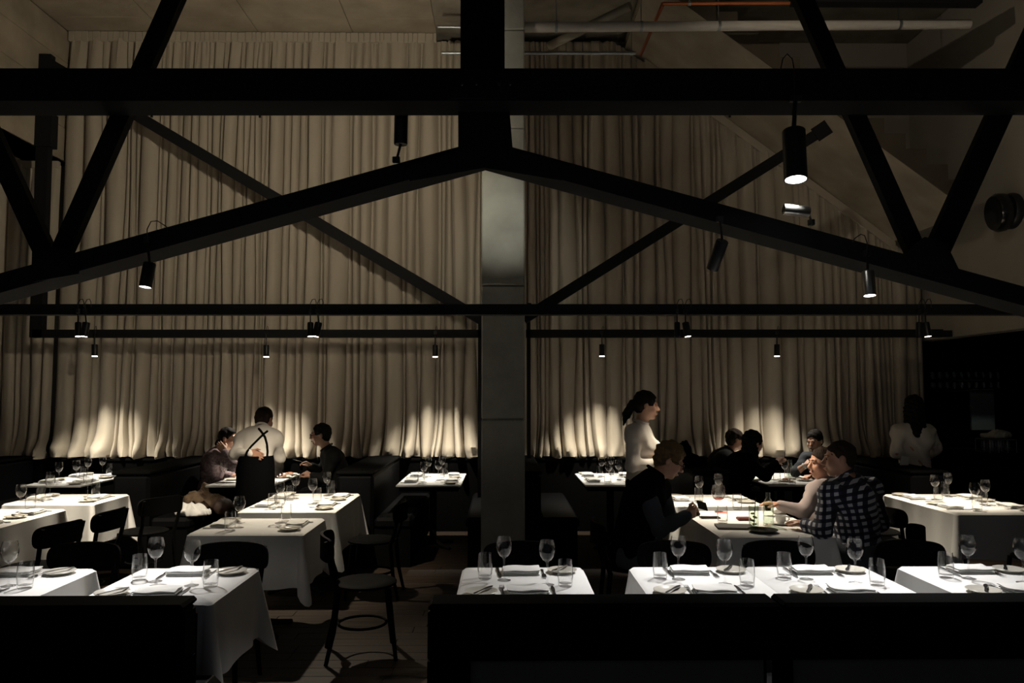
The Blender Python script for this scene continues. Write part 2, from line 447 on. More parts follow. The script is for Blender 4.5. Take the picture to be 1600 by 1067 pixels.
t3, b3 = curtain('beige curtain right of the column, cut along the stair slope', xm + 0.01, XR - 0.05, lambda x: min(ZC - 0.11, soff(x) - 0.07), 13)
xh0 = s0.x + 0.05
MB().prism([(xh0 - b3.x, -0.06, soff(xh0) - 0.012), (XE - b3.x, -0.06, soff(XE) - 0.012), (XE - b3.x, -0.06, soff(XE) - 0.13), (xh0 - b3.x, -0.06, soff(xh0) - 0.13)], (0, 0.09, 0)).build('gathered_header', M['curtain'], t3)

# ------------------------------------------------------------------ roof truss
YT0, YT1 = 4.86, 5.12
tr = thing('roof_truss', 'black roof truss with long horizontal beam and sloping lower chords', 'truss', (0, YT0, 0))
def part_beam(name, pa, pb, hw, Ya=YT0, Yb=YT1, parent=tr, base=None, m='steel'):
    mb = MB(); beam_px(mb, at(*pa, Ya), at(*pb, Ya), hw, Ya, Yb)
    bx, by = (tr.location.x, tr.location.y) if base is None else (base.location.x, base.location.y)
    mb.v = [(v[0] - bx, v[1] - by, v[2]) for v in mb.v]
    return mb.build(name, M[m], parent if base is None else base)
K = YT0 / F_PX
part_beam('horizontal_beam', (-500, 132), (2100, 132), 26.5 * 4.66 / F_PX, 4.66, 4.915)
part_beam('king_post', (754, -320), (754, 246), 36 * K, 4.92, YT1)
part_beam('lower_chord', (757, 233), (-560, 597), 15.0 * K)
part_beam('lower_chord', (757, 233), (2060, 588), 15.0 * K)
part_beam('web', (409, -320), (86, 408), 14.6 * K, 4.92, 4.985)
part_beam('web', (-180, -142), (72, 405), 15 * K, 4.92, 4.985)
part_beam('web', (1116, -320), (1440, 405), 14.6 * K, 4.92, 4.985)
part_beam('web', (1790, -320), (1460, 408), 18 * K, 4.92, 4.985)
# apex gusset and node plates
def plate(name, pts, Ya, Yb):
    P = [at(x, y, Ya) for x, y in pts]
    mb = MB().prism([(p.x, p.y - YT0, p.z) for p in P], (0, Yb - Ya, 0)); return mb.build(name, M['steel'], tr)
plate('gusset_plate', [(716, 170), (796, 170), (801, 232), (880, 257), (878, 282), (757, 262), (640, 283), (638, 258), (716, 236)], 4.845, 4.858)
plate('gusset_plate', [(50, 402), (75, 385), (108, 390), (125, 405), (122, 428), (52, 440)], 4.845, 4.858)
plate('gusset_plate', [(1418, 392), (1445, 370), (1478, 378), (1498, 420), (1492, 440), (1420, 420)], 4.845, 4.858)
plate('splice_plate', [(704, 108), (806, 108), (806, 153), (704, 153)], 4.648, 4.659)
for px in (722, 744, 780, 797):
    p = at(px, 132, 4.648); MB().lathe([(0, 0), (.009, 0), (.010, .006), (.006, .011), (0, .012)], 10, (p.x, p.y - YT0, p.z), (0, -1, 0)).build('bolt', M['lampblack'], tr, True)
for px, py in ((237, 181), (406, 181), (1140, 181)):
    p = at(px, py, 4.9); MB().lathe([(0, 0), (.008, 0), (.009, .01), (0, .014)], 8, (p.x, p.y - YT0, p.z), (0, 0, -1)).build('bolt', M['lampblack'], tr, True)

# ------------------------------------------------------------------ light rails and braces
YR1, YR2 = 6.6, 9.08
r1 = thing('lighting_rail', 'long black lighting rail crossing in front of the column', 'rail', (0, YR1, 0))
part_beam('rail_bar', (-300, 482.5), (1900, 482.5), 7.6 * YR1 / F_PX, YR1, YR1 + 0.09, base=r1)
part_beam('rail_lip', (-300, 490.3), (1900, 490.3), 1.0 * YR1 / F_PX, YR1 - 0.012, YR1 + 0.1, base=r1)
K2 = YR2 / F_PX
f1 = thing('steel_frame', 'black steel frame left of the column with post, rail and diagonal brace', 'frame', (at(60, 520, YR2).x, YR2, 0))
part_beam('post', (70, 84), (55, 527), 9.5 * K2, YR2, YR2 + 0.1, base=f1)
part_beam('post_sleeve', (66, 176), (64, 228), 15 * K2, YR2 - 0.02, YR2 + 0.12, base=f1)
part_beam('rail_bar', (50, 521), (752, 521), 6.2 * K2, YR2, YR2 + 0.08, base=f1)
part_beam('diagonal_brace', (66, 93), (757, 502), 8.4 * K2, YR2 + 0.02, YR2 + 0.07, base=f1)
p = at(750, 495, YR2)
MB().box(-0.022, 0.022, 0, 0.07, .482, p.z + 0.03).build('post', M['steel'], f1, loc=(p.x - f1.location.x, 0, 0))
f2 = thing('steel_frame', 'black steel frame right of the column with rail and diagonal brace', 'frame', (at(826, 520, YR2).x, YR2, 0))
part_beam('rail_bar', (822, 521), (1474, 520.5), 6.2 * K2, YR2, YR2 + 0.08, base=f2)
part_beam('rail_end', (1472, 521), (1488, 521), 5.0 * K2, YR2 + 0.005, YR2 + 0.075, base=f2)
YBR = 7.9; K3 = YBR / F_PX
part_beam('diagonal_brace', (818, 498), (1280, 207), 8.4 * K3, YBR + 0.02, YBR + 0.07, base=f2)
part_beam('end_plate', (1274, 211), (1295, 197), 12 * K3, YBR + 0.005, YBR + 0.018, base=f2)
pb_ = at(822, 492, YR2); MB().box(-.02, .02, YBR + .05 - YR2, .02, pb_.z - .03, pb_.z + .01).build('bracket_arm', M['steel'], f2, loc=(pb_.x - f2.location.x, 0, 0))
p = at(825, 495, YR2)
MB().box(-0.022, 0.022, 0, 0.07, .937, p.z + 0.05).build('post', M['steel'], f2)

# ------------------------------------------------------------------ pipes under the ceiling
def pipe(label, name, a, b_, r, m, collars=(), parts='collar'):
    a = Vector(a); b_ = Vector(b_); t = thing(name, label, 'pipe', a)
    MB().tube([(0, 0, 0), b_ - a], r, 14).build('pipe_run', M[m], t, True)
    d = (b_ - a)
    for c in collars:
        q = d * c; MB().lathe([(r, -.014), (r + .007, -.014), (r + .007, .014), (r, .014)], 14, q, d).build(parts, M['galv'], t, True)
        MB().tube([q + Vector((0, 0, r)), Vector((q.x, q.y, ZC - a.z + .01))], .005, 6).build('hanger', M['galv'], t)
    return t
YP = 7.75
pipe('long white pipe crossing in front of the stair', 'water_pipe', at(820, 43, YP), at(1515, 38, YP), 0.05, 'pipe', (.07, .26, .434, .84))
pipe('thin galvanised pipe under the dark ceiling', 'conduit_pipe', at(690, 83, 8.3), at(993, 83, 8.3), 0.02, 'galv', (.3, .98))
pipe('thin galvanised pipe close to the king post', 'conduit_pipe', at(684, 42, 8.3), at(820, 45, 8.3), 0.017, 'galv', (.4,))
pipe('copper pipe running back towards the curtain', 'copper_pipe', at(1036, 6, 7.4), at(1001, 86, 9.0), 0.018, 'copper')
pipe('copper pipe running across at the top right', 'copper_pipe', at(1036, 5.5, 7.4), at(1330, 5.0, 7.4), 0.016, 'copper', (.14, .7))
pipe('short grey drain pipe in the dark ceiling corner', 'drain_pipe', at(858, 72, 8.6), at(985, 10, 8.0), 0.05, 'concrete_dark')
p0 = at(1240, 2, 7.3); p1 = at(1536, 2, 7.3)
tg = MB().box(0, p1.x - p0.x, 0, .12, 0, .16, .004).build('cable_tray', M['steel'], loc=p0); tag(tg, 'black cable tray along the top right edge', 'cable tray')

# round black fixture on the right wall
p = at(1608, 330, 7.95); p.x = XR
sp = thing('wall_speaker', 'round black speaker mounted high on the right wall', 'speaker', p)
MB().lathe([(0, 0), (.19, 0), (.19, .04), (.17, .07), (.0, .07)], 28, (0, 0, 0), (-1, 0, 0)).build('mount', M['lampblack'], sp, True)
MB().lathe([(0, .07), (.17, .07), (.2, .1), (.205, .16), (.18, .2), (.1, .19), (0, .17)], 28, (0, 0, 0), (-1, 0.1, -0.1)).build('speaker_cone', M['black_plastic'], sp, True)

# ------------------------------------------------------------------ lamps
def spotlight(label, top, bot, r, on=True, power=60, cone=70, blend=0.8, col=(1, .95, .88), lens='lens_warm', body='lampblack', mount=None, loop=None, aim=None, group='black cylindrical spotlights', drop=0.0):
    top = Vector(top); bot = Vector(bot); t = thing('spotlight', label, 'spotlight', top, group=group)
    ax = bot - top; L = ax.length
    bo = MB().lathe([(0, 0), (r * .92, 0), (r, .006), (r, L), (r * .9, L), (r * .88, L - .012), (0, L - .012)], 24, (0, 0, 0), ax).build('lamp_body', M[body], t, True)
    MB().lathe([(0, L - .0105), (r * .87, L - .0105), (r * .87, L - .003 + drop), (0, L - .003 + drop)], 24, (0, 0, 0), ax).build('lens', M[lens if on else 'lens_off'], bo)
    if mount is not None:
        mv = Vector(mount) - top
        MB().tube([ax.normalized() * .004, mv * .5, mv], [r * .22, r * .2, r * .2], 8).build('stem', M['lampblack'], t, True)
        MB().box(mv.x - r * .55, mv.x + r * .55, mv.y - .012, mv.y + .02, mv.z - .008, mv.z + .03, .003).build('clamp', M['lampblack'], t)
    if loop is not None:
        MB().tube([Vector(q) - top for q in loop], .0035, 6).build('cable', M['cable'], t, True)
    if on and power > 0:
        ld = bpy.data.lights.new('lamp_light', 'SPOT'); ld.energy = power; ld.color = col; ld.spot_size = math.radians(cone); ld.spot_blend = blend; ld.shadow_soft_size = r * .7
        lo = bpy.data.objects.new('lamp_light', ld); COL.objects.link(lo); lo.parent = t
        lo.location = ax.normalized() * (L + .012 + drop)
        a = Vector(aim) - bot if aim is not None else ax
        lo.rotation_euler = a.to_track_quat('-Z', 'Y').to_euler()
    return t
def arc(px, Y, pts): return [at(a, b, Y) for a, b in pts]
COOL = (1.0, 0.965, 0.93); WARM = (1.0, 0.86, 0.66); MIDW = (1.0, 0.91, 0.76); UP = (1.0, 0.87, 0.67)
PW = dict(front=140, big=175, mid=230, back=215, up=310, col=60)
YL = 4.72
spotlight('black spotlight on the left sloping truss chord, lamp facing down', at(234, 411, YL), at(227, 449, YL - .02), 9.6 * YL / F_PX, True, PW['front'] * 1.5, 48, 1.0, COOL, 'lens_front',
          mount=at(230, 378, YL + .1), loop=arc(0, YL, [(230, 378), (230, 358), (236, 346), (246, 345), (260, 354), (262, 362)]), aim=at_z(188, 905, .75))
spotlight('black spotlight on the right sloping chord, turned away from the camera', at(1129, 376, YL), at(1113, 420, YL + .11), 9.8 * YL / F_PX, True, PW['front'] * 1.2, 54, 1.0, COOL, 'lens_front',
          mount=at(1125, 345, YL + .1), loop=None, aim=at_z(925, 895, .75))
spotlight('silvery spotlight hanging from the right sloping chord by a looped cable', at(1356, 424, YL), at(1359, 462, YL - .02), 9.6 * YL / F_PX, True, PW['front'], 66, .9, COOL, 'lens_front', 'lampmetal',
          mount=at(1355, 398, YL + .1), loop=arc(0, YL, [(1354, 398), (1355, 380), (1351, 368), (1345, 366), (1336, 372), (1332, 378)]), aim=at_z(1440, 905, .75))
YG = 4.5
spotlight('large black spotlight hanging below the horizontal beam', at(1240, 204, YG), at(1243.5, 281, YG - .05), 18 * YG / F_PX, True, PW['big'], 60, .9, COOL, 'lens_front',
          mount=at(1243, 157, YG + .14), loop=arc(0, YG + .08, [(1242, 158), (1241, 110), (1238, 92), (1230, 84), (1223, 92), (1219, 112)]), aim=at_z(1210, 905, .75))
spotlight('upturned black spotlight standing on the left chord below the beam', at(626, 226, 4.98), at(627, 176, 4.98), 11 * 4.9 / F_PX, True, PW['up'], 112, 1.0, UP, 'lens_warm',
          mount=at(619, 252, 4.95), aim=at(360, 190, YC))
spotlight('sideways turned spotlight standing on the right sloping chord', at(1264, 331, 4.5), at(1224, 327, 4.5), 9 * 4.5 / F_PX, False, 0, 150, 1.0, UP, 'lens_off', 'lampmetal',
          mount=at(1268, 350, 4.83), aim=at(1100, 200, YC))
spotlight('added unseen spotlight behind the truss apex, brightening the column', at(757, 232, 5.3), at(757, 240, 5.42), .03, True, PW['col'], 34, 1.0, (1, .97, .82), 'lens_warm', mount=at(757, 222, 5.11), aim=at(786, 345, yc))  # added lamp, hidden from view, supplies the light on the column
spotlight('added unseen uplight behind the right truss node, brightening the right wall', at(1468, 392, 5.2), at(1470, 372, 5.2), .032, True, 13, 165, 1.0, UP, 'lens_warm', mount=at(1468, 404, 5.11), aim=at(1480, 120, 8.3))  # unseen lamp added to lift the right wall and stair
spotlight('added out-of-view spotlight high on the truss web, brightening the stair wall', at(1152, -255, 4.88), at(1160, -240, 5.0), .034, True, 60, 84, 1.0, UP, 'lens_warm', mount=at(1148, -262, 4.93), aim=at(1470, 120, 9.0))  # lamp added out of view to brighten the wall above the stair
# twin spots on the front rail
for i, (pa, pb, aim, where) in enumerate(((122, 133, (110, 785), 'far left'), (485, 496, (455, 780), 'left of the column'), (1058, 1071, (1165, 795), 'right of the column'), (1436, 1446, (1465, 780), 'far right'))):
    for j, px in enumerate((pa, pb)):
        lit = j == 1; low = (i == 1 and not lit)
        sx = (-2 if i == 0 else -3) if i < 2 else 4
        tp = at(px + (2 if lit and i < 2 else 0), 504, YR1 - .05); bt = at(px + (sx if lit else 0), 526, YR1 - .07)
        spotlight('%s of the twin spotlights on the front rail, %s' % ('lit right one' if lit else 'left one', where), tp, bt, (5.6 if lit else 4.6) * YR1 / F_PX, lit or i < 2, PW['mid'] if lit else PW['mid'] * (.42 if low else .35), (92 if i < 3 else 70), 1.0, WARM, 'lens_warm',
                  mount=at(px, 488, YR1 - .02), loop=arc(0, YR1 - .02, [(px, 486), (px, 474), (px + 3, 468), (px + 7, 467), (px + 9, 472), (px + 9, 480)]),
                  aim=at_z(aim[0] + (0 if lit else -50 if low else -20), aim[1] + (0 if lit else 58 if low else 12), .75), group='twin spotlights on the front rail')
# pendants on the rear rail
for i, (px, py, lit) in enumerate(((148, 538, 1), (416, 539, 1), (680, 539, 1), (940.5, 538, 1), (1214, 538, 1))):
    nm = ('leftmost', 'second from left', 'just left of the column', 'just right of the column', 'rightmost')[i]
    tp = at(px, py, YR2 - .03); bt = at(px, py + 18, YR2 - .03)
    spotlight('small black downlight on the rear rail, %s' % nm, tp, bt, 4.3 * YR2 / F_PX, True, PW['back'] * (0.6 if i == 4 else 1), 88, 1.0, MIDW, 'lens_warm',
              mount=at(px, 521, YR2 - .015), loop=arc(0, YR2 - .015, [(px, 520), (px + .5, 512), (px + 2, 509), (px + 3, 512), (px + 3, 516)]), group='small downlights on the rear rail', drop=0.012,
              aim=bt + Vector((0, .03, -1)))
# ------------------------------------------------------------------ banquettes in the foreground
def banquette(label, x0, x1, plinth=None, endcap=True):
    Y0 = 3.02
    zt = at(900, 928, Y0 + .13).z
    t = thing('banquette', label, 'banquette', ((x0 + x1) / 2, Y0, 0), group='black foreground banquettes'); c = (x0 + x1) / 2
    a, b = x0 - c, x1 - c
    zl = at(900, 1034, Y0).z
    MB().box(a, b, 0.0, 0.12, zl, zt - 0.028, .012).build('back_panel', M['leather'], t)
    MB().box(a + .004, b - .004, -0.02, 0.14, zt - 0.03, zt, .012).build('top_rail', M['panel'], t)
    MB().box(a + .05, b - .05, -0.008, 0.0, zt - .115, zt - 0.1, .003).build('trim_bead', M['panel'], t)
    MB().box(a + .01, b - .01, 0.12, 0.18, 0.5, zt - .05, .025).build('back_cushion', M['leather'], t)
    MB().box(a + .01, b - .01, 0.12, 0.47, 0.36, 0.47, .03).build('seat', M['leather'], t)
    p0, p1 = plinth if plinth else (x0, x1)
    if plinth:
        if p0 > x0: MB().box(a, p0 - c, 0.005, 0.12, 0, zl).build('end_panel', M['panel'], t)
        MB().box(p0 - c, p1 - c, 0.03, 0.12, 0, zl).build('plinth', M['plinth'], t)
    else:
        MB().box(a, b, 0.005, 0.12, 0, zl).build('plinth', M['panel'], t)
    MB().box(a + .03, b - .03, 0.12, 0.43, 0.0, 0.36).build('seat_base', M['panel'], t)
banquette('black leather banquette at the lower left of the aisle', -3.4, at(289, 940, 3.02).x)
xs_ = at(1220, 940, 3.02).x
banquette('black leather banquette just right of the aisle', at(668, 940, 3.02).x, xs_ - .002, (at(735, 1040, 3.02).x, at(1197, 1040, 3.02).x))
banquette('black leather banquette at the lower right corner', xs_ + .002, 3.0, (at(1240, 1040, 3.02).x, 2.9))

# ------------------------------------------------------------------ rear booths: double benches back to back
YB0, YB1 = 7.6, YC - .16
def bench(label, xc, left=True, right=True):
    t = thing('booth_bench', label, 'bench', (xc, YB0, 0), group='black booth benches along the curtain'); L = YB1 - YB0
    MB().box(-.18, .18, 0, L, 0, .90, .03).build('backrest', M['leather'], t)
    MB().box(-.19, .19, -.008, L, .90, .935, .012).build('top_rail', M['panel'], t)
    for s, ok in ((-1, left), (1, right)):
        if not ok: continue
        xa, xb = sorted((s * .18, s * .56))
        MB().box(xa, xb, .03, L, .37, .48, .03).build('seat', M['leather'], t)
        MB().box(min(s * .18, s * .54), max(s * .18, s * .54), .05, L, 0, .37).build('seat_base', M['panel'], t)
bench('black booth bench furthest left under the curtain', -5.9)
bench('black booth bench behind the woman with her hand to her ear', -3.62)
bench('black booth bench behind the man eating with a fork', -1.44)
bench('black booth bench half hidden behind the concrete column', 0.2)
bench('black booth bench behind the waitress, left of the rear diners', 2.06)
bench('black booth bench in the dark right of the rear diners', 4.22, right=False)

# ------------------------------------------------------------------ tables and cloths
TZ = 0.745
def table_base(name, label, cx, cy, w, d, group, top_white=False):
    t = thing(name, label, 'table', (cx, cy, 0), group=group)
    if top_white:
        MB().box(-w / 2, w / 2, -d / 2, d / 2, TZ - .022, TZ - .002, .004).build('tabletop', M['cloth'], t)
        MB().box(-w / 2 + .03, w / 2 - .03, -d / 2 + .03, d / 2 - .03, TZ - .07, TZ - .022).build('apron', M['panel'], t)
    else:
        MB().box(-w / 2 + .004, w / 2 - .004, -d / 2 + .004, d / 2 - .004, TZ - .035, TZ - .004, .004).build('tabletop', M['panel'], t)
    MB().tube([(0, 0, .03), (0, 0, TZ - .03)], .04, 14).build('pedestal', M['steel'], t, True)
    for k in range(4):
        a = PI / 4 + k * PI / 2; c, s = math.cos(a), math.sin(a); q = min(w, d) * .42
        MB().tube([(0, 0, .07), (c * q * .6, s * q * .6, .035), (c * q, s * q, .018)], [.03, .022, .018], 8).build('foot', M['steel'], t, True)
    return t
def cloth_mesh(w, d, h, seed, flat=0):
    R = random.Random(seed); ph = [R.uniform(0, 6.28) for _ in range(8)]
    rc = .025
    # perimeter of the tabletop with rounded corners
    per = []
    N = 26
    def side(p, q, n, side_id):
        for k in range(n):
            u = k / n; per.append((p[0] + (q[0] - p[0]) * u, p[1] + (q[1] - p[1]) * u, side_id, u))
    W, D = w / 2, d / 2
    cor = [(W, -D), (W, D), (-W, D), (-W, -D)]
    nrm = [(1, 0), (0, 1), (-1, 0), (0, -1)]
    loop = []
    for k in range(4):
        a = cor[k]; b = cor[(k + 1) % 4]; nx, ny = nrm[k]; ln = math.hypot(b[0] - a[0], b[1] - a[1])
        tx, ty = (b[0] - a[0]) / ln, (b[1] - a[1]) / ln
        for i in range(N):
            s = rc + (ln - 2 * rc) * i / (N - 1)
            loop.append((a[0] + tx * s, a[1] + ty * s, nx, ny, min(s, ln - s)))
        n2 = nrm[(k + 1) % 4]
        for i in range(1, 8):
            f = i / 8 * PI / 2; cx = b[0] - rc * (nx + n2[0]); cy = b[1] - rc * (ny + n2[1])
            ox = nx * math.cos(f) + n2[0] * math.sin(f); oy = ny * math.cos(f) + n2[1] * math.sin(f)
            loop.append((cx + ox * rc, cy + oy * rc, ox, oy, -math.sin(2 * f)))
    n = len(loop); vs = []; fs = []
    rows = [0.0, .012, .03, .12, .25, .4, .55, .7, .85, 1.0]
    tipx = .10 + .03 * R.random()
    for r, v in enumerate(rows):
        for (x, y, ox, oy, s) in loop:
            if s < 0:                         # corner: the cloth falls in a pointed fold
                q = -s; drop = h * (1.0 + .30 * q); out = .012 + (tipx * q) * v
            else:
                near = max(0, 1 - s / (.26)); drop = h * (1 + .02 * math.sin(s * 9 + ph[0])) * (1 + .0 * near)
                out = .012 - .035 * v * math.exp(-((s - .07) / .06) ** 2) + .010 * v * math.sin(s * 14 + ph[1] + (ox * 2 + oy) * 3) + .02 * v
            if flat and ox * flat > .15: out = .003; drop = h      # hangs flat against the table it is joined to
            z = TZ + .002 - drop * v
            if v == 0: vs.append((x - ox * .004, y - oy * .004, TZ + .002))
            elif r == 1: vs.append((x + ox * .006, y + oy * .006, TZ - .006))
            else: vs.append((x + ox * out, y + oy * out, z))
    for r in range(len(rows) - 1):
        for k in range(n):
            k2 = (k + 1) % n; fs.append((r * n + k, (r + 1) * n + k, (r + 1) * n + k2, r * n + k2))
    c = len(vs); vs.append((0, 0, TZ + .002))
    for k in range(n): fs.append((k, (k + 1) % n, c))
    mb = MB(); mb.v = vs; mb.f = fs
    return mb.mesh('cloth', M['cloth'], True)
def linen_table(tname, x0, x1, y0, y1, h, seed, group, flat=0):
    cx, cy = (x0 + x1) / 2, (y0 + y1) / 2
    t = table_base('dining_table', 'pedestal table hidden under the cloth of the ' + tname, cx, cy, x1 - x0, y1 - y0, group)
    c = obj('tablecloth', cloth_mesh(x1 - x0, y1 - y0, h, seed, flat), None, (cx, cy, 0))
    tag(c, 'white linen cloth draped over the ' + tname, 'tablecloth', 'white tablecloths')
    return (cx, cy, x1 - x0, y1 - y0)

# --- tableware prototypes (shared meshes), origin on the table
def wine_profile(H=.218, R=.041, bowl=.105):
    zb = H - bowl
    out = [(0, 0), (.034, 0), (.0345, .002), (.02, .005), (.006, .011), (.0042, .02), (.004, zb * .6), (.0045, zb - .006), (.009, zb + .002)]
    bowlp = [(.022, .010), (.034, .028), (.0405, .05), (.041, .06), (.0385, .08), (.034, 1.0)]
    for r, z in bowlp[:-1]: out.append((r * R / .041, zb + z * bowl / .105))
    out.append((.033 * R / .041, H))
    inn = [(r - .0013, z) for r, z in out[::-1][:6]]
    inn.append((.006, zb + .008)); inn.append((0, zb + .0065))
    return out + inn
ME = {}
ME['wine_glass'] = MB().lathe(wine_profile(), 24).mesh('wine_glass', M['glass'], True)
ME['balloon_glass'] = MB().lathe(wine_profile(.21, .056, .125), 24).mesh('balloon_glass', M['glass'], True)
ME['tumbler'] = MB().lathe([(0, 0), (.031, 0), (.034, .004), (.0385, .05), (.0375, .09), (.0345, .128), (.0332, .128), (.0362, .09), (.037, .05), (.0315, .016), (0, .013)], 24).mesh('tumbler', M['glass'], True)
def napkin_mesh():
    mb = MB(); w, d = .098, .062
    for k, (dx, dy, z) in enumerate(((0, 0, 0), (.003, -.003, .0055), (-.002, .002, .011))):
        n = 8; vs = []; fs = []
        for L in (0, 1):
            for j in range(n + 1):
                for i in range(n + 1):
                    u, v = i / n * 2 - 1, j / n * 2 - 1
                    e = 1 - .03 * (abs(u) ** 6) * (abs(v) ** 6)
                    zz = z + L * .0052 * (1 - .5 * max(abs(u), abs(v)) ** 8) + .0015 * math.sin(i * 1.1 + k) * math.cos(j * .9) * k / 2
                    vs.append((dx + u * w * e, dy + v * d * e, zz))
        m = (n + 1) ** 2
        for j in range(n):
            for i in range(n):
                a = j * (n + 1) + i; fs.append((a, a + n + 1, a + n + 2, a + 1)); fs.append((m + a, m + a + 1, m + a + n + 2, m + a + n + 1))
        for i in range(n):
            a = i; fs.append((a, a + 1, m + a + 1, m + a)); a = n * (n + 1) + i; fs.append((a + 1, a, m + a, m + a + 1))
            a = i * (n + 1); fs.append((a + n + 1, a, m + a, m + a + n + 1)); a = i * (n + 1) + n; fs.append((a, a + n + 1, m + a + n + 1, m + a))
        mb.add(vs, fs)
    mb.v = [(x, y, z * 1.9) for x, y, z in mb.v]
    return mb.mesh('napkin', M['napkin'], True)
ME['napkin'] = napkin_mesh()
ME['side_plate'] = MB().lathe([(0, .004), (.045, .004), (.048, 0), (.052, 0), (.055, .006), (.078, .014), (.079, .016), (.077, .0175), (.055, .011), (.048, .008), (0, .008)], 32).mesh('side_plate', M['plate'], True)
def strip(path, t=.0016):
    """flat bar: path of (y, half width, z)"""
    vs = []; fs = []; n = len(path)
    for y, w, z in path: vs += [(-w, y, z), (w, y, z), (w, y, z + t), (-w, y, z + t)]
    for i in range(n - 1):
        for k in range(4): fs.append((i * 4 + k, i * 4 + (k + 1) % 4, i * 4 + 4 + (k + 1) % 4, i * 4 + 4 + k))
    fs += [(3, 2, 1, 0), (n * 4 - 4, n * 4 - 3, n * 4 - 2, n * 4 - 1)]
    return vs, fs
kn = MB().add(*strip([(-.11, .006, .001), (-.105, .0085, .001), (-.06, .0075, .001), (-.02, .0065, .0015), (-.012, .005, .0015)], .005)); 
kn.add(*strip([(-.012, .005, .002), (.02, .009, .002), (.07, .0095, .001), (.10, .006, .001), (.112, .0015, .001)], .0022))
ME['table_knife'] = kn.mesh('table_knife', M['cutlery'], False)
fk = MB().add(*strip([(-.1, .005, .001), (-.095, .008, .001), (-.06, .006, .001), (.0, .0035, .004), (.025, .004, .006), (.035, .011, .004), (.055, .012, .002)], .002))
for k in range(4): fk.add(*strip([(.054, .0022, .002), (.08, .002, .002), (.1, .0012, .006)], .0016)); n_ = 12; 
# spread the four tines sideways
tv = len(fk.v) - 4 * 12
for k in range(4):
    for i in range(12):
        x, y, z = fk.v[tv + k * 12 + i]; fk.v[tv + k * 12 + i] = (x + (k - 1.5) * .0064, y, z)
ME['fork'] = fk.mesh('fork', M['cutlery'], False)
bk = MB().add(*strip([(-.085, .005, .001), (-.08, .007, .001), (-.02, .005, .0015), (0, .006, .0015), (.03, .0095, .001), (.06, .0095, .001), (.078, .003, .001)], .0028))
ME['butter_knife'] = bk.mesh('butter_knife', M['cutlery'], False)

LBL = dict(wine_glass=('empty wine glass', 'wine glass'), tumbler=('clear water tumbler', 'tumbler'), napkin=('folded white napkin', 'napkin'), side_plate=('pale stoneware side plate', 'plate'),
           table_knife=('steel table knife', 'knife'), fork=('steel fork', 'fork'), butter_knife=('butter knife on plate', 'knife'))
GRP = dict(wine_glass='wine glasses on the tables', tumbler='water tumblers on the tables', napkin='folded napkins on the tables', side_plate='side plates on the tables', table_knife='table knives', fork='forks', butter_knife='butter knives')
def item(kind, p, rz, label, group=None, z=None):
    o = obj(kind, ME[kind], None, (p[0], p[1], (TZ + .0035) if z is None else z), rz)
    tag(o, label, LBL.get(kind, (0, kind))[1], group or GRP.get(kind)); return o
def setting(tname, place, ox, oy, ang, skip=(), small=1.0, jit=.008):
    """one place laid at the table edge point (ox, oy); ang turns local +y towards the table centre"""
    c, s = math.cos(ang), math.sin(ang)
    lay = dict(tumbler=(.205, .255, 0), wine_glass=(.105, .285, 0), napkin=(.01, .125, 0), table_knife=(.128, .14, .02), fork=(-.108, .145, -.02), side_plate=(-.205, .115, 0), butter_knife=(-.195, .115, -.55))
    for k, (lx, ly, lr) in lay.items():
        if k in skip: continue
        lx = lx * small + rnd.uniform(-jit, jit); ly = ly * (.94 if small < 1 else 1) + rnd.uniform(-jit, jit)
        if k == 'butter_knife': pass
        x = ox + c * lx - s * ly; y = oy + s * lx + c * ly
        z = None
        if k == 'butter_knife': z = TZ + .0215
        item(k, (x, y), ang + lr + rnd.uniform(-.08, .08), '%s at the %s of the %s' % (LBL[k][0], place, tname), z=z)

FH = .36
front = [('left edge front table', -2.86, -2.215, 21), ('aisle front table', -1.955, -1.335, 22), ('front table before the column', -.205, .43, 23),
         ('left joined front table', .705, 1.320, 24), ('right joined front table', 1.334, 1.985, 25), ('right edge front table', 2.185, 2.83, 26)]
FY0, FY1 = 3.60, 4.28
for nm, x0, x1, sd in front:
    linen_table(nm, x0, x1, FY0, FY1, FH, sd, 'front row tables', {24: 1, 25: -1}.get(sd, 0))
    xc = (x0 + x1) / 2
    setting(nm, 'near place', xc, FY0 + .01, 0); setting(nm, 'far place', xc, FY1 - .01, PI)
# middle row
MH = .36
def mid(nm, x0, x1, y0, y1, sd, seats):
    linen_table(nm, x0, x1, y0, y1, MH, sd, 'middle row tables')
    for s_ in seats:
        place, side, fr = s_
        if side == 'L': setting(nm, place, x0 + .005, y0 + (y1 - y0) * fr, -PI / 2, small=.92)
        else: setting(nm, place, x1 - .005, y0 + (y1 - y0) * fr, PI / 2, small=.92)
two = (('left place', 'L', .5), ('right place', 'R', .5))
four = (('near left place', 'L', .26), ('far left place', 'L', .75), ('near right place', 'R', .26), ('far right place', 'R', .75))
mid('near left-pair table', -2.13, -1.36, 5.31, 5.95, 31, two)
mid('far left-pair table', -2.13, -1.36, 6.31, 7.40, 32, four)
mid('left edge middle-row table', -4.36, -3.60, 5.38, 6.45, 33, four)
mid('second left middle-row table', -4.30, -3.53, 6.74, 7.38, 34, two)
mid('right edge middle-row table', 3.60, 4.37, 6.12, 7.28, 35, four)
linen_table('three men\'s dining table', 1.47, 2.23, 5.20, 6.28, MH, 36, 'middle row tables')
linen_table('empty table behind the men', 1.47, 2.23, 6.60, 7.27, MH, 37, 'middle row tables')
setting('empty table behind the men', 'left place', 1.475, 6.93, -PI / 2, small=.92)
setting('empty table behind the men', 'right place', 2.225, 6.93, PI / 2, small=.92)
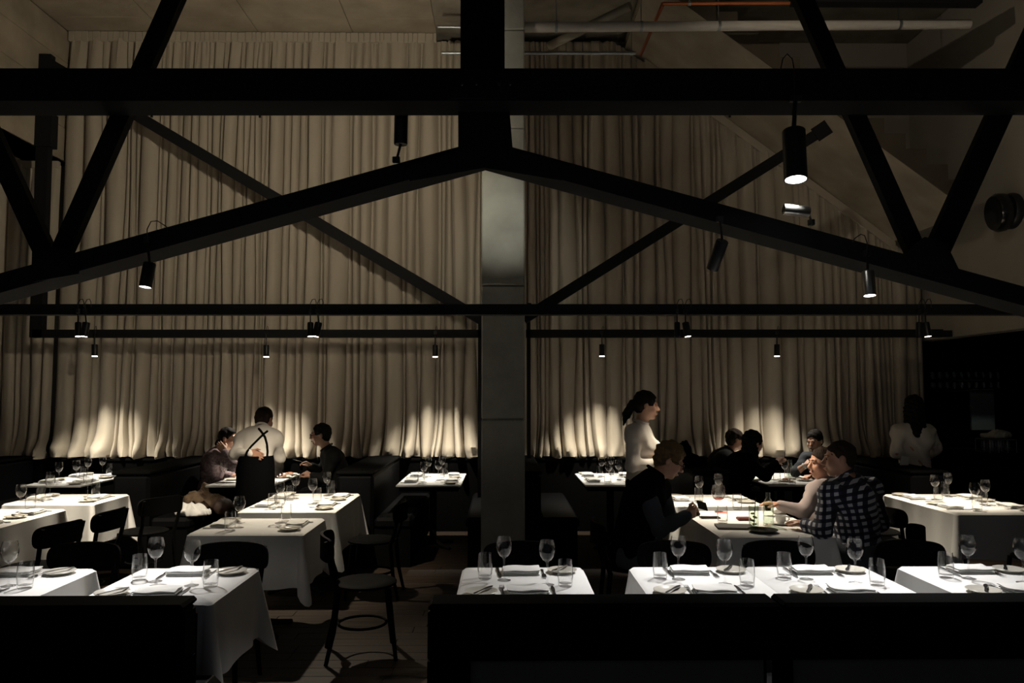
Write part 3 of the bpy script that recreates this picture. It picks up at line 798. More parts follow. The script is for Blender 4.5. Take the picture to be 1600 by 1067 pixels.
# booth tables (bare white tops)
booth = [('leftmost booth table', -4.98, -4.36), ('booth table under the waiter', -3.08, -2.40), ('booth table left of column', -1.108, -.43), ('booth table right of column', .865, 1.545), ('booth table of the rear diners', 2.78, 3.46)]
BY0, BY1 = 8.08, 9.24
for i, (nm, x0, x1) in enumerate(booth):
    table_base('booth_table', 'white-topped ' + nm, (x0 + x1) / 2, (BY0 + BY1) / 2, x1 - x0, BY1 - BY0, 'white booth tables', True)
    if i in (0, 2, 3):
        for place, side, fr in four:
            if side == 'L': setting(nm, place, x0 + .005, BY0 + (BY1 - BY0) * fr, -PI / 2, small=.92)
            else: setting(nm, place, x1 - .005, BY0 + (BY1 - BY0) * fr, PI / 2, small=.92)

# ------------------------------------------------------------------ chairs
def make_chair():
    t = thing('bistro_chair', 'x', 'chair', group='black bistro chairs')
    # local: sitter faces +y, backrest on -y
    MB().lathe([(0, .445), (.19, .445), (.205, .452), (.205, .464), (.19, .472), (.12, .468), (0, .466)], 28).build('seat', M['chair'], t, True)
    for sx in (-1, 1):
        MB().tube([(sx * .15, .14, .45), (sx * .165, .165, .22), (sx * .18, .19, 0)], [.017, .016, .013], 10).build('leg', M['chair'], t, True)
        MB().tube([(sx * .175, -.215, .56), (sx * .168, -.175, .44), (sx * .172, -.2, .2), (sx * .18, -.245, 0)], [.016, .018, .016, .013], 10).build('leg', M['chair'], t, True)
        MB().tube([(sx * .175, -.212, .55), (sx * .185, -.235, .68), (sx * .19, -.255, .765)], [.016, .015, .012], 10).build('back_post', M['chair'], t, True)
    mb = MB(); n = 25; vs = []; fs = []
    for i in range(n):
        u = -math.cos(PI * i / (n - 1))
        x = .225 * u; y = -.285 + .075 * u * u
        hh = .066 * (1 - abs(u) ** 12) ** .5 + .010
        zc = .712 - .012 * abs(u) ** 2
        for (dy, dz) in ((.009, -hh), (.009, hh), (-.009, hh), (-.009, -hh)): vs.append((x, y + dy, zc + dz * (1 if abs(dz) else 1)))
    for i in range(n - 1):
        for k in range(4): fs.append((i * 4 + k, i * 4 + (k + 1) % 4, i * 4 + 4 + (k + 1) % 4, i * 4 + 4 + k))
    fs += [(3, 2, 1, 0), (n * 4 - 4, n * 4 - 3, n * 4 - 2, n * 4 - 1)]
    mb.add(vs, fs).build('backrest', M['chair'], t, True)
    MB().tube([(.155 * math.cos(2 * PI * k / 24), .155 * math.sin(2 * PI * k / 24) - .015, .2) for k in range(25)], .009, 8, False).build('stretcher_ring', M['chair'], t, True)
    return t
chair0 = make_chair(); first = [True]
def chair(label, x, y, face):
    """face = direction the sitter looks, in degrees from +x"""
    o = chair0 if first[0] else copy_tree(chair0); first[0] = False
    o.location = (x, y, 0); o.rotation_euler = (0, 0, math.radians(face - 90)); o['label'] = label
    return o
for nm, x0, x1, sd in front:
    chair('black bistro chair on the far side of the ' + nm, (x0 + x1) / 2 + (.03 if sd in (24, 25) else 0), 4.545, -90 + (sd % 3 - 1) * 2)
chair('black chair turned away from the near left-pair table towards the aisle', -.90, 5.16, 12)
chair('black chair on the right side of the far left-pair table', -1.10, 6.62, 180)
chair('black chair at the near right of the left edge table', -3.36, 5.62, 168)
chair('black chair at the far right of the left edge table', -3.32, 6.20, 176)
chair('stool-backed black chair right of the second left table', -3.22, 7.05, 150)
chair('black chair at the far left of the right edge table', 3.36, 6.98, 8)
chair('black chair at the near left of the right edge table', 3.34, 6.36, 14)
chair('black chair in front of the right edge table', 4.08, 5.85, 100)
CH_A = chair('black chair under the man looking at his phone', .93, 5.62, 0)
CH_B = chair('black chair under the man in the checked shirt', 2.62, 5.40, 160)
CH_C = chair('black chair under the man in the pale grey shirt', 2.68, 6.20, 180)

# ------------------------------------------------------------------ objects on the occupied tables
def T(px, py): return at_z(px, py, TZ)
def put(kind, px, py, label, rz=0): return item(kind, T(px, py), rz, label)
t = thing('balloon_glass', 'big balloon glass with a little red wine on the men\'s table', 'wine glass', (*T(1123, 800)[:2], TZ + .0035))
gb_ = obj('glass_bowl', ME['balloon_glass'], t)
MB().lathe([(0, .092), (.02, .094), (.034, .1), (.044, .108), (0, .109)], 20).build('red_wine', M['wine'], gb_, True)
put('tumbler', 1129, 818, 'clear tumbler with a drink beside the black menu'); put('tumbler', 1152, 797, 'tumbler of dark drink in the middle of the men\'s table')
p = T(1109, 810); o = MB().box(-.075, .075, -.038, .038, 0, .009, .003).build('phone', M['black_plastic'], loc=(p.x, p.y, TZ + .004)); tag(o, 'black phone lying beside the man\'s hands', 'phone')
p = T(1148, 825); t = thing('menu_folder', 'black menu folder near the front edge of the men\'s table', 'menu', (p.x, p.y, TZ + .0035), -.12)
MB().box(-.13, .13, -.09, .09, 0, .004, .001).build('cover', M['menu'], t); MB().box(-.122, .125, -.086, .086, .004, .009).build('pages', M['cream'], t); MB().box(-.13, .13, -.09, .09, .009, .013, .001).build('cover', M['menu'], t)
p = T(1162, 813); o = MB().box(-.05, .05, -.035, .035, 0, .02, .006).build('wallet', M['red'], loc=(p.x, p.y, TZ + .004)); tag(o, 'dark red wallet beside the water bottles', 'wallet')
def bottle(label, px, py, H, r, fill):
    p = T(px, py); t = thing('water_bottle', label, 'bottle', (p.x, p.y, TZ + .0035), group='clear water bottles')
    MB().lathe([(0, 0), (r, 0), (r + .001, .006), (r, H * .62), (r * .8, H * .74), (r * .42, H * .84), (r * .42, H), (r * .36, H), (r * .36, H * .84), (r * .72, H * .73), (r - .004, H * .6), (r - .004, .01), (0, .01)], 24).build('bottle_glass', M['water'], t, True)
    for k in range(fill):
        MB().lathe([(0, 0), (.013, .001), (.013, .006), (0, .007)], 12, (.006 * (-1) ** k, .008 * math.sin(k * 2), .02 + k * .02), (.5 * math.sin(k), .4, .8)).build('lime_slice', M['citrus'], t, True)
bottle('tall clear water bottle by the coffee cup', 1201, 822, .235, .037, 0)
t = thing('highball_glass', 'tall glass of water with lime and a black straw', 'glass', (*T(1178, 826)[:2], TZ + .0035))
MB().lathe([(0, 0), (.030, 0), (.032, .004), (.034, .16), (.0328, .16), (.0305, .012), (0, .012)], 24).build('glass_wall', M['water'], t, True)
for k in range(4): MB().lathe([(0, 0), (.016, .001), (.016, .006), (0, .007)], 12, (.006 * (-1) ** k, .008 * math.sin(k * 2), .025 + k * .025), (.5 * math.sin(k), .4, .8)).build('lime_slice', M['citrus'], t, True)
MB().tube([(0, 0, .015), (.02, .01, .215)], .003, 8).build('straw', M['black_plastic'], t, True)
p = T(1192, 832); o = MB().lathe([(0, .003), (.05, .003), (.06, .0), (.10, .016), (.101, .02), (.06, .008), (0, .008)], 28).build('black_dish', M['black_plastic'], loc=(p.x, p.y, TZ + .0035)); tag(o, 'shallow black dish under the bottles at the table front', 'dish')
p = T(1220, 820); t = thing('coffee_cup', 'white coffee cup on its saucer before the checked man', 'cup', (p.x, p.y, TZ + .0035))
MB().lathe([(0, .003), (.03, .003), (.034, 0), (.072, .012), (.073, .015), (.034, .007), (0, .007)], 28).build('saucer', M['white_china'], t, True)
MB().lathe([(0, .008), (.022, .008), (.034, .025), (.041, .065), (.039, .066), (.031, .027), (0, .014)], 24).build('cup_body', M['white_china'], t, True)
MB().tube([(.038, 0, .055), (.058, 0, .055), (.062, 0, .038), (.05, 0, .024), (.034, 0, .024)], .0045, 8).build('handle', M['white_china'], t, True)
# ------------------------------------------------------------------ soft bodies: signed distance fields meshed with surface nets
class Sdf:
    def __init__(s): s.p = []
    def cone(s, a, b, r1, r2, k=.02, tags=''): s.p.append(('c', np.array(a, float), np.array(b, float), r1, r2, k, tags, 1)); return s
    def ell(s, c, rad, axes=None, k=.02, tags='', sign=1):
        A = np.eye(3) if axes is None else np.array([list(x) for x in axes], float)
        s.p.append(('e', np.array(c, float), A, np.array(rad, float), None, k, tags, sign)); return s
    def mesh(s, h, sel=None, inflate=0.0, post=None, kmin=0.0):
        P = [q for q in s.p if sel is None or sel(q[6])]
        lo = np.full(3, 1e9); hi = -lo; bbs = []
        for q in P:
            if q[0] == 'c':
                r = max(q[3], q[4]) + inflate; a = np.minimum(q[1], q[2]) - r; b = np.maximum(q[1], q[2]) + r
            else:
                e = np.abs(q[2].T) @ (q[3] + inflate); a = q[1] - e; b = q[1] + e
            bbs.append((a, b)); lo = np.minimum(lo, a); hi = np.maximum(hi, b)
        lo = lo - 3 * h - .01; hi = hi + 3 * h + .01
        n = np.ceil((hi - lo) / h).astype(int) + 1
        Fd = np.full(n, 1.0, np.float32)
        for q, (a, b) in zip(P, bbs):
            k = max(q[5], kmin); m = k + 2.5 * h + .01
            i0 = np.maximum(0, np.floor((a - m - lo) / h).astype(int)); i1 = np.minimum(n, np.ceil((b + m - lo) / h).astype(int) + 1)
            ax = [lo[d] + h * np.arange(i0[d], i1[d]) for d in range(3)]
            X, Y, Z = np.meshgrid(*ax, indexing='ij')
            if q[0] == 'c':
                pa = [X - q[1][0], Y - q[1][1], Z - q[1][2]]; ba = q[2] - q[1]; L2 = max(1e-9, float(ba @ ba))
                t = np.clip((pa[0] * ba[0] + pa[1] * ba[1] + pa[2] * ba[2]) / L2, 0, 1)
                d = np.sqrt((pa[0] - ba[0] * t) ** 2 + (pa[1] - ba[1] * t) ** 2 + (pa[2] - ba[2] * t) ** 2) - (q[3] + (q[4] - q[3]) * t) - inflate
            else:
                c = [X - q[1][0], Y - q[1][1], Z - q[1][2]]; A = q[2]; R = q[3] + inflate
                u = [(A[i][0] * c[0] + A[i][1] * c[1] + A[i][2] * c[2]) for i in range(3)]
                k0 = np.sqrt(sum((u[i] / R[i]) ** 2 for i in range(3))); k1 = np.sqrt(sum((u[i] / R[i] ** 2) ** 2 for i in range(3)))
                d = k0 * (k0 - 1) / np.maximum(k1, 1e-6)
            sl = tuple(slice(i0[i], i1[i]) for i in range(3)); f = Fd[sl]
            if q[7] > 0:
                hh = np.maximum(k - np.abs(f - d), 0) / k; Fd[sl] = np.minimum(f, d) - hh * hh * k * .25
            else:
                hh = np.maximum(k - np.abs(f + d), 0) / k; Fd[sl] = np.maximum(f, -d) + hh * hh * k * .25
        if post is not None:
            ax = [lo[d] + h * np.arange(n[d]) for d in range(3)]
            X, Y, Z = np.meshgrid(*ax, indexing='ij'); Fd = post(Fd, X, Y, Z).astype(np.float32)
        return nets(Fd, lo, h)
def nets(Fd, lo, h):
    S = Fd < 0; c = S[:-1, :-1, :-1].astype(np.int8)
    tot = sum(S[i:S.shape[0] - 1 + i, j:S.shape[1] - 1 + j, k:S.shape[2] - 1 + k].astype(np.int8) for i in (0, 1) for j in (0, 1) for k in (0, 1))
    act = (tot > 0) & (tot < 8); I = np.argwhere(act)
    idx = np.full(act.shape, -1, np.int32); idx[act] = np.arange(len(I))
    off = np.array([(i, j, k) for i in (0, 1) for j in (0, 1) for k in (0, 1)])
    V = np.stack([Fd[I[:, 0] + o[0], I[:, 1] + o[1], I[:, 2] + o[2]] for o in off], 1)
    acc = np.zeros((len(I), 3)); cnt = np.zeros(len(I))
    for a in range(8):
        for b in range(a + 1, 8):
            if np.abs(off[a] - off[b]).sum() != 1: continue
            m = (V[:, a] < 0) != (V[:, b] < 0)
            t = V[:, a] / np.where(m, V[:, a] - V[:, b], 1)
            acc += np.where(m[:, None], off[a] + t[:, None] * (off[b] - off[a]), 0); cnt += m
    vs = lo + h * (I + acc / np.maximum(cnt, 1)[:, None])
    fs = []
    for ax in range(3):
        u, v = [(1, 2), (2, 0), (0, 1)][ax]
        sl0 = [slice(None)] * 3; sl1 = [slice(None)] * 3; sl0[ax] = slice(0, -1); sl1[ax] = slice(1, None)
        e = S[tuple(sl0)] != S[tuple(sl1)]
        Q = np.argwhere(e); Q = Q[(Q[:, u] > 0) & (Q[:, v] > 0) & (Q[:, u] < idx.shape[u]) & (Q[:, v] < idx.shape[v])]
        ins = S[tuple(Q.T)]
        def g(du, dv):
            q = Q.copy(); q[:, u] += du; q[:, v] += dv; return idx[tuple(q.T)]
        quad = np.stack([g(-1, -1), g(0, -1), g(0, 0), g(-1, 0)], 1)
        quad[~ins] = quad[~ins][:, ::-1]; fs.append(quad)
    fs = np.concatenate(fs); fs = fs[(fs >= 0).all(1)]
    return vs, fs
def np_mesh(name, vs, fs, m, base=(0, 0, 0)):
    me = bpy.data.meshes.new(name); vs = (vs - np.array(base)).astype(np.float32)
    me.vertices.add(len(vs)); me.vertices.foreach_set('co', vs.ravel())
    me.loops.add(fs.size); me.loops.foreach_set('vertex_index', fs.astype(np.int32).ravel())
    me.polygons.add(len(fs)); me.polygons.foreach_set('loop_start', np.arange(0, fs.size, 4, dtype=np.int32)); 
    me.polygons.foreach_set('use_smooth', np.ones(len(fs), bool)); me.update(calc_edges=True); me.validate()
    me.materials.append(m); return me
def folds(amp, f=1.0, seed=0):
    def fn(Fd, X, Y, Z):
        a = seed * 1.7
        w = np.sin(31 * f * X + 17 * f * Z + 9 * np.sin(7 * Y + a) + a) + np.sin(23 * f * Y - 27 * f * Z + 5 * np.sin(9 * X + a)) + .6 * np.sin(55 * f * Z + 20 * X - 14 * Y + a)
        return Fd + amp * w * .5
    return fn
def N(v): return Vector(v).normalized()

def person(label, J, bf, hf, seated=True, sleeves='long', shirt='white_shirt', trousers='black_cloth', skin='skin_a', hair='short', hair_m='hair_brown', h=.0075, hs=1.0, curlL=.5, curlR=.5,
           build=1.0, spectacles=False, vest=None, legs=None, fold=.006, palmL=None, palmR=None, bust=0.0, apron=False):
    """J: joints as world points. bf: way the body faces, hf: way the face looks"""
    bf = N(bf); up = Vector((0, 0, 1)); rt = bf.cross(up).normalized()       # rt: the person's right
    S = Sdf(); pel, chest, neck, head = J['pelvis'], J['chest'], J['neck'], J['head']
    sp = (neck - pel).normalized(); fw = (bf - sp * bf.dot(sp)).normalized(); sd = fw.cross(sp).normalized()
    A = (sd, fw, sp)
    mid = pel.lerp(chest, .5)
    S.ell(pel, (.165 * build, .125 * build, .13), A, .05, 'torso hips'); S.ell(mid, (.142 * build, .115 * build, .17), A, .07, 'torso')
    S.ell(chest, (.165 * build, .118 * build, .17), A, .07, 'torso')
    if bust:
        for s_ in (-1, 1): S.ell(chest + fw * (.075) + sd * (s_ * .07) - sp * .02, (.065, .065 + bust, .07), A, .04, 'torso')
    S.cone(neck - sp * .03, head - N(hf) * .025 - up * .06, .058, .052, .03, 'neck')
    for s_, w in (('L', -1), ('R', 1)):
        sh, el, wr, ht = J['s' + s_], J['e' + s_], J['w' + s_], J['h' + s_]
        S.cone(neck - sp * .045 + sd * w * .03, sh, .058, .062, .05, 'torso'); S.cone(chest + sd * w * .08, sh - sp * .02, .085, .065, .05, 'torso')
        S.cone(sh, el, .056, .044, .03, 'arm' + s_ + 'u'); S.cone(el, wr, .043, .029, .02, 'arm' + s_ + 'l')
        d = N(ht - wr); pn = palmL if s_ == 'L' else palmR
        pn = N(pn) if pn is not None else Vector((0, 0, -1))
        pn = pn - d * pn.dot(d); pn = pn.normalized() if pn.length > .05 else d.orthogonal().normalized()
        la = d.cross(pn).normalized(); tside = 1 if (la.dot(bf) + la.dot(up) * .6) > 0 else -1
        cu = curlL if s_ == 'L' else curlR; ls = (.066, .076, .072, .056)
        for i in range(4):
            kx = wr + d * .088 + la * ((1.5 - i) * .0205 * tside)
            S.cone(wr + la * ((1.5 - i) * .012 * tside), kx, .0165, .0125, .012, 'hand')
            q = kx; ang = cu * .25
            for sg in range(3):
                ang += cu * .55; dd = d * math.cos(ang) + pn * math.sin(ang); q2 = q + dd * ls[i] * (.45, .31, .24)[sg]
                S.cone(q, q2, .0098 - .001 * sg, .0090 - .001 * sg, .004, 'hand'); q = q2
        tb = wr + d * .03 + la * .028 * tside; t1 = tb + (d * .75 + la * .6 * tside + pn * .35).normalized() * .045; t2 = t1 + (d * .95 + la * .1 * tside + pn * .3).normalized() * .034
        S.cone(wr + d * .01, tb, .018, .015, .012, 'hand'); S.cone(tb, t1, .0135, .0112, .008, 'hand'); S.cone(t1, t2, .0105, .009, .004, 'hand')
    # legs
    for w, s_ in ((-1, 'L'), (1, 'R')):
        hp = pel + rt * w * .085 - up * .02
        if legs: kn_, an = legs[s_]
        elif seated:
            kn_ = hp + bf * .42 + rt * w * .03 + up * (-.02); an = Vector((kn_.x + bf.x * .02, kn_.y + bf.y * .02, .085))
        else:
            an = Vector((pel.x + rt.x * w * .1, pel.y + rt.y * w * .1, .085)); kn_ = hp.lerp(an, .52) + bf * .015
        S.cone(hp, kn_, .09 * build, .06, .03, 'leg'); S.cone(kn_, an, .058, .042, .02, 'leg')
        S.cone(an + up * -.045 - bf * .03, an + bf * .15 - up * .052, .036, .03, .03, 'foot')
    # head
    f = N(hf); r_ = f.cross(up).normalized(); u = r_.cross(f).normalized(); H = (r_, f, u)
    def hp_(x, y, z): return head + (r_ * x + f * y + u * z) * hs
    def he(x, y, z, a, b, c, k=.02, sign=1): S.ell(hp_(x, y, z), (a * hs, b * hs, c * hs), H, k, 'head', sign)
    he(0, -.015, .035, .075, .095, .085, .03); he(0, .022, -.04, .058, .068, .074, .04); he(0, .066, -.098, .024, .02, .019, .025)
    for w in (-1, 1):
        he(w * .036, .06, -.03, .028, .03, .03, .02); he(w * .032, .098, .006, .019, .014, .012, .012, -1); he(w * .032, .079, .005, .013, .0125, .011, .005)
        he(w * .077, -.012, -.006, .009, .02, .031, .008); he(w * .03, .083, .026, .026, .011, .008, .012)
    S.cone(hp_(0, .088, .012), hp_(0, .112, -.027), .009 * hs, .0135 * hs, .012, 'head'); he(-.011, .1, -.033, .009, .01, .008, .008); he(.011, .1, -.033, .009, .01, .008, .008)
    he(0, .090, -.062, .024, .010, .006, .008); he(0, .089, -.073, .020, .010, .007, .008)
    base = Vector((pel.x, pel.y, 0))
    t = thing('person', label, 'person', base)
    vs, fs = S.mesh(h); obj('body', np_mesh('body', vs, fs, M[skin], base), t)
    # clothing
    def sel_shirt(tg):
        return 'torso' in tg or (tg.startswith('arm') and (sleeves == 'long' or tg.endswith('u')))
    def shirt_post(Fd, X, Y, Z):
        Fd = folds(fold, 1.0, len(label))(Fd, X, Y, Z)
        return Fd
    if vest:
        vs, fs = S.mesh(h * 1.1, lambda g: g.startswith('arm'), .013, shirt_post); obj('shirt_sleeves', np_mesh('shirt_sleeves', vs, fs, M[shirt], base), t)
        vs, fs = S.mesh(h * 1.1, lambda g: 'torso' in g, .022, folds(.004, .6, 3)); obj('vest', np_mesh('vest', vs, fs, M[vest], base), t)
    else:
        vs, fs = S.mesh(h * 1.1, sel_shirt, .013, shirt_post); obj('shirt', np_mesh('shirt', vs, fs, M[shirt], base), t)
    cn = neck + sp * .005
    cb = MB(); ring = [cn + (sd * math.cos(a) * .066 + fw * (math.sin(a) * .066 + .006) + sp * (.02 - .018 * math.sin(a))) - base for a in [2 * PI * k / 20 + PI / 2 + .25 for k in range(0, 19)]]
    cb.tube(ring, [.012] * len(ring), 8).build('collar', M[vest or shirt], t, True)
    vs, fs = S.mesh(h * 1.4, lambda g: 'leg' in g or 'hips' in g, .016, folds(.004, .7, 2)); obj('trousers', np_mesh('trousers', vs, fs, M[trousers], base), t)
    vs, fs = S.mesh(h * 1.4, lambda g: g == 'foot', .008); obj('shoes', np_mesh('shoes', vs, fs, M['black_plastic'], base), t)
    # hair
    Hs = Sdf(); g = {'short': .009, 'cropped': .005, 'spiky': .016, 'long': .02, 'ponytail': .012, 'bun': .009}[hair]
    def hh(x, y, z, a, b, c, k=.02, sign=1): Hs.ell(hp_(x, y, z), (a * hs, b * hs, c * hs), H, k, '', sign)
    hh(0, -.018, .042, .075 + g, .094 + g, .082 + g, .02)
    if hair != 'cropped': hh(0, -.055, -.01, .07, .055, .075, .03)
    else: hh(0, -.06, -.005, .066, .045, .06, .03)
    if hair == 'long':
        for w in (-1, 1): Hs.cone(hp_(w * .06, -.03, -.02), hp_(w * .07, -.035, -.2), .045, .04, .03)
        Hs.cone(hp_(0, -.06, 0), hp_(0, -.09, -.29), .075, .055, .03)
    if hair == 'ponytail':
        Hs.cone(hp_(0, -.1, .02), hp_(0, -.125, .0), .022, .03, .015); Hs.cone(hp_(0, -.125, .0), hp_(0, -.165, -.09), .036, .036, .02); Hs.cone(hp_(0, -.165, -.09), hp_(0, -.185, -.19), .036, .008, .02)
    if hair == 'bun':
        Hs.ell(hp_(0, -.11, -.07), (.05, .045, .05), H, .02)
    # hairline: the face stays free
    hh(0, .118, -.018, .085, .085, .096, .012, -1)
    for w in (-1, 1): hh(w * .088, -.002, -.035, .03, .032, .05, .01, -1)
    amp = {'spiky': .006, 'long': .005}.get(hair, .003)
    def hpost(Fd, X, Y, Z): return Fd + amp * (np.sin(95 * X + 40 * Y) * np.sin(88 * Y - 30 * Z) + .6 * np.sin(120 * Z + 70 * X))
    vs, fs = Hs.mesh(h * .85, None, 0, hpost); obj('hair', np_mesh('hair', vs, fs, M[hair_m], base), t)
    for w in (-1, 1):
        MB().lathe([(0, -.0098 * hs), (.007 * hs, -.007 * hs), (.0098 * hs, 0), (.007 * hs, .007 * hs), (0, .0098 * hs)], 10, hp_(w * .032, .083, .005) - base, f).build('eye', M['eye'], t, True)
        MB().tube([hp_(w * .014, .094, .026) - base, hp_(w * .032, .094, .031) - base, hp_(w * .05, .082, .027) - base], .0035 * hs, 6).build('eyebrow', M[hair_m], t, True)
    MB().tube([hp_(-.021, .093, -.067) - base, hp_(-.008, .101, -.066) - base, hp_(.008, .101, -.066) - base, hp_(.021, .093, -.067) - base], [.003, .0055, .0055, .003], 8).build('lips', M['lips'], t, True)
    if spectacles:
        sg = thing('spectacles', None, None); sg.parent = t
        COL.objects.unlink(sg); bpy.data.objects.remove(sg)
        mb = MB()
        for w in (-1, 1):
            mb.tube([hp_(w * .033 + .024 * math.cos(a), .108, .002 + .017 * math.sin(a)) - base for a in [2 * PI * k / 16 for k in range(17)]], .0022, 6, False)
            mb.tube([hp_(w * .057, .106, .008) - base, hp_(w * .078, .06, .008) - base, hp_(w * .083, -.01, .01) - base], .0024, 6)
        mb.tube([hp_(-.01, .112, .006) - base, hp_(.01, .112, .006) - base], .0022, 6)
        mb.build('spectacles', M['black_plastic'], t, True)
    return t, S, base, A

def jt(d): return {k: (at(*v) if not isinstance(v, Vector) else v) for k, v in d.items()}
# 1 woman in the left booth, hand to her ear
person('seated woman in a mauve print blouse touching her dark tied hair', jt(dict(pelvis=(328, 768, 8.7), chest=(334, 722, 8.7), neck=(347, 704, 8.7), head=(357, 684.5, 8.7),
       sR=(337, 713, 8.54), eR=(366, 728, 8.42), wR=(352, 707, 8.48), hR=(339, 690, 8.52), sL=(345, 712, 8.87), eL=(340, 740, 8.92), wL=(362, 743, 8.82), hL=(374, 742, 8.8))),
       (1, 0, 0), (1, -.16, -.05), shirt='pattern', skin='skin_a', hair='bun', hair_m='hair_black', h=.0085, hs=.95, build=.9, curlR=.25, curlL=.5, palmR=(-.3, .9, 0), fold=.005)
# 2 waiter leaning over the booth table, back to the camera
wt, S2, b2_, A2 = person('waiter in a white shirt and black braces leaning over the booth table', jt(dict(pelvis=(399, 733, 7.62), chest=(402, 691, 7.78), neck=(409, 671, 7.84), head=(413, 656, 7.92),
       sL=(379, 685, 7.8), eL=(367, 709, 7.62), wL=(391, 707, 7.52), hL=(411, 714, 7.5), sR=(429, 684, 7.84), eR=(437, 714, 7.9), wR=(434, 735, 8.1), hR=(430, 741, 8.22))),
       (.1, 1, 0), (.22, 1, -.25), seated=False, shirt='white_shirt', hair='short', hair_m='hair_brown', h=.0085, build=.98, skin='skin_b', palmL=(0, -1, .1), curlL=.3, curlR=.4, fold=.007)
from mathutils.bvhtree import BVHTree
so = [c for c in wt.children if c.name.startswith('shirt')][0]
bv = BVHTree.FromPolygons([v.co + b2_ for v in so.data.vertices], [tuple(q.vertices) for q in so.data.polygons])
for path in (((383, 716), (386, 706), (393, 697), (404, 686), (412, 678), (420, 672)), ((417, 718), (418, 706), (417, 694), (414, 683), (408, 674), (403, 668))):
    pts = []
    for a, b in zip(path, path[1:]):
        for k in range(4):
            e = at(a[0] + (b[0] - a[0]) * k / 4, a[1] + (b[1] - a[1]) * k / 4, 7.6); hit = bv.ray_cast(CAM, (e - CAM).normalized())
            if hit[0] is not None: pts.append(hit[0] - b2_ - (e - CAM).normalized() * .002)
    MB().tube(pts, .0115, 8).build('braces_strap', M['black_cloth'], wt, True)
a0 = Vector((at(399, 720, 7.6).x, 7.6, 0)) - b2_
vs = []; fs = []; n = 28
for r, (z, rx, ry) in enumerate(((1.09, .165, .14), (1.0, .178, .155), (.8, .185, .165), (.6, .195, .17), (.42, .205, .175))):
    for k in range(n):
        a = 2 * PI * k / n; w_ = 1 + .03 * math.sin(a * 7 + r) * r / 4; vs.append((a0.x + rx * w_ * math.cos(a), a0.y + ry * w_ * math.sin(a) + .02, z))
for r in range(4):
    for k in range(n): fs.append((r * n + k, r * n + (k + 1) % n, (r + 1) * n + (k + 1) % n, (r + 1) * n + k))
MB().add(vs, fs).build('long_apron', M['black_cloth'], wt, True)
# 3 man eating in the left booth
person('man in a charcoal shirt and spectacles eating with a fork', jt(dict(pelvis=(533, 769, 8.6), chest=(522, 723, 8.6), neck=(512, 702, 8.6), head=(501, 679.5, 8.6),
       sL=(521, 713, 8.43), eL=(508, 748, 8.36), wL=(488, 744, 8.34), hL=(476, 738, 8.36), sR=(512, 711, 8.78), eR=(504, 738, 8.84), wR=(488, 729, 8.74), hR=(477, 722, 8.72))),
       (-1, 0, 0), (-1, -.1, -.06), shirt='charcoal', skin='skin_a', hair='short', hair_m='hair_black', h=.0085, spectacles=True, curlL=.9, curlR=.9, palmL=(0, .3, -1), palmR=(0, -.3, -1))
p = at(471, 722, 8.69); fkm = obj('fork', ME['fork'], None, p); fkm.rotation_euler = (math.radians(15), 0, math.radians(82)); tag(fkm, 'steel fork held up by the man in the charcoal shirt', 'fork')
# 4 waitress
person('waitress in a white shirt with a dark ponytail standing by the tables', jt(dict(pelvis=(1001, 757, 6.72), chest=(1000, 694, 6.72), neck=(1000, 663, 6.72), head=(1010, 633.5, 6.72),
       sR=(991, 677, 6.55), eR=(988, 727, 6.5), wR=(1020, 724, 6.55), hR=(1036, 716, 6.6), sL=(1000, 677, 6.9), eL=(995, 725, 6.95), wL=(1026, 720, 6.85), hL=(1040, 713, 6.75))),
       (1, -.08, 0), (1, -.05, -.1), seated=False, shirt='white_shirt', hair='ponytail', hair_m='hair_black', h=.0072, hs=.98, build=.92, bust=.03, curlR=.7, curlL=.7, fold=.006)
# 5 man with phone
person('man in a black vest and spectacles looking down at his phone', jt(dict(pelvis=(984, 860, 5.6), chest=(1006, 780, 5.6), neck=(1022, 741, 5.6), head=(1046, 719, 5.6),
       sR=(1006, 765, 5.42), eR=(1032, 826, 5.36), wR=(1071, 806, 5.44), hR=(1092, 797, 5.5), sL=(1030, 762, 5.8), eL=(1050, 818, 5.88), wL=(1078, 802, 5.72), hL=(1096, 794, 5.6))),
       (1, .02, 0), (1, -.1, -.55), shirt='slate', vest='black_cloth', trousers='slate', hair='spiky', hair_m='hair_sandy', skin='skin_b', h=.0065, build=1.12, spectacles=True, curlR=.75, curlL=.7, palmR=(.2, .8, .3), palmL=(.2, -.8, .3))
p = at(1098, 793, 5.55); t = thing('phone', 'dark phone held up by the man in the vest', 'phone', p, .2)
o = MB().box(-.038, .038, -.005, .005, -.02, .06, .003).build('phone_body', M['black_plastic'], t); o.rotation_euler = (-.9, .3, 0)
# 6 man in the checked shirt
person('man in a navy and white checked shirt seen from behind', jt(dict(pelvis=(1340, 858, 5.42), chest=(1332, 786, 5.42), neck=(1323, 743, 5.42), head=(1311, 717, 5.42),
       sL=(1298, 770, 5.26), eL=(1284, 830, 5.18), wL=(1258, 820, 5.34), hL=(1238, 813, 5.45), sR=(1358, 762, 5.62), eR=(1378, 818, 5.72), wR=(1345, 832, 5.86), hR=(1325, 832, 5.9))),
       (-.86, .5, 0), (-.97, .22, -.04), shirt='gingham', trousers='slate', hair='cropped', hair_m='hair_brown', skin='skin_b', h=.0065, build=1.22, curlL=.4, curlR=.5, fold=.008)
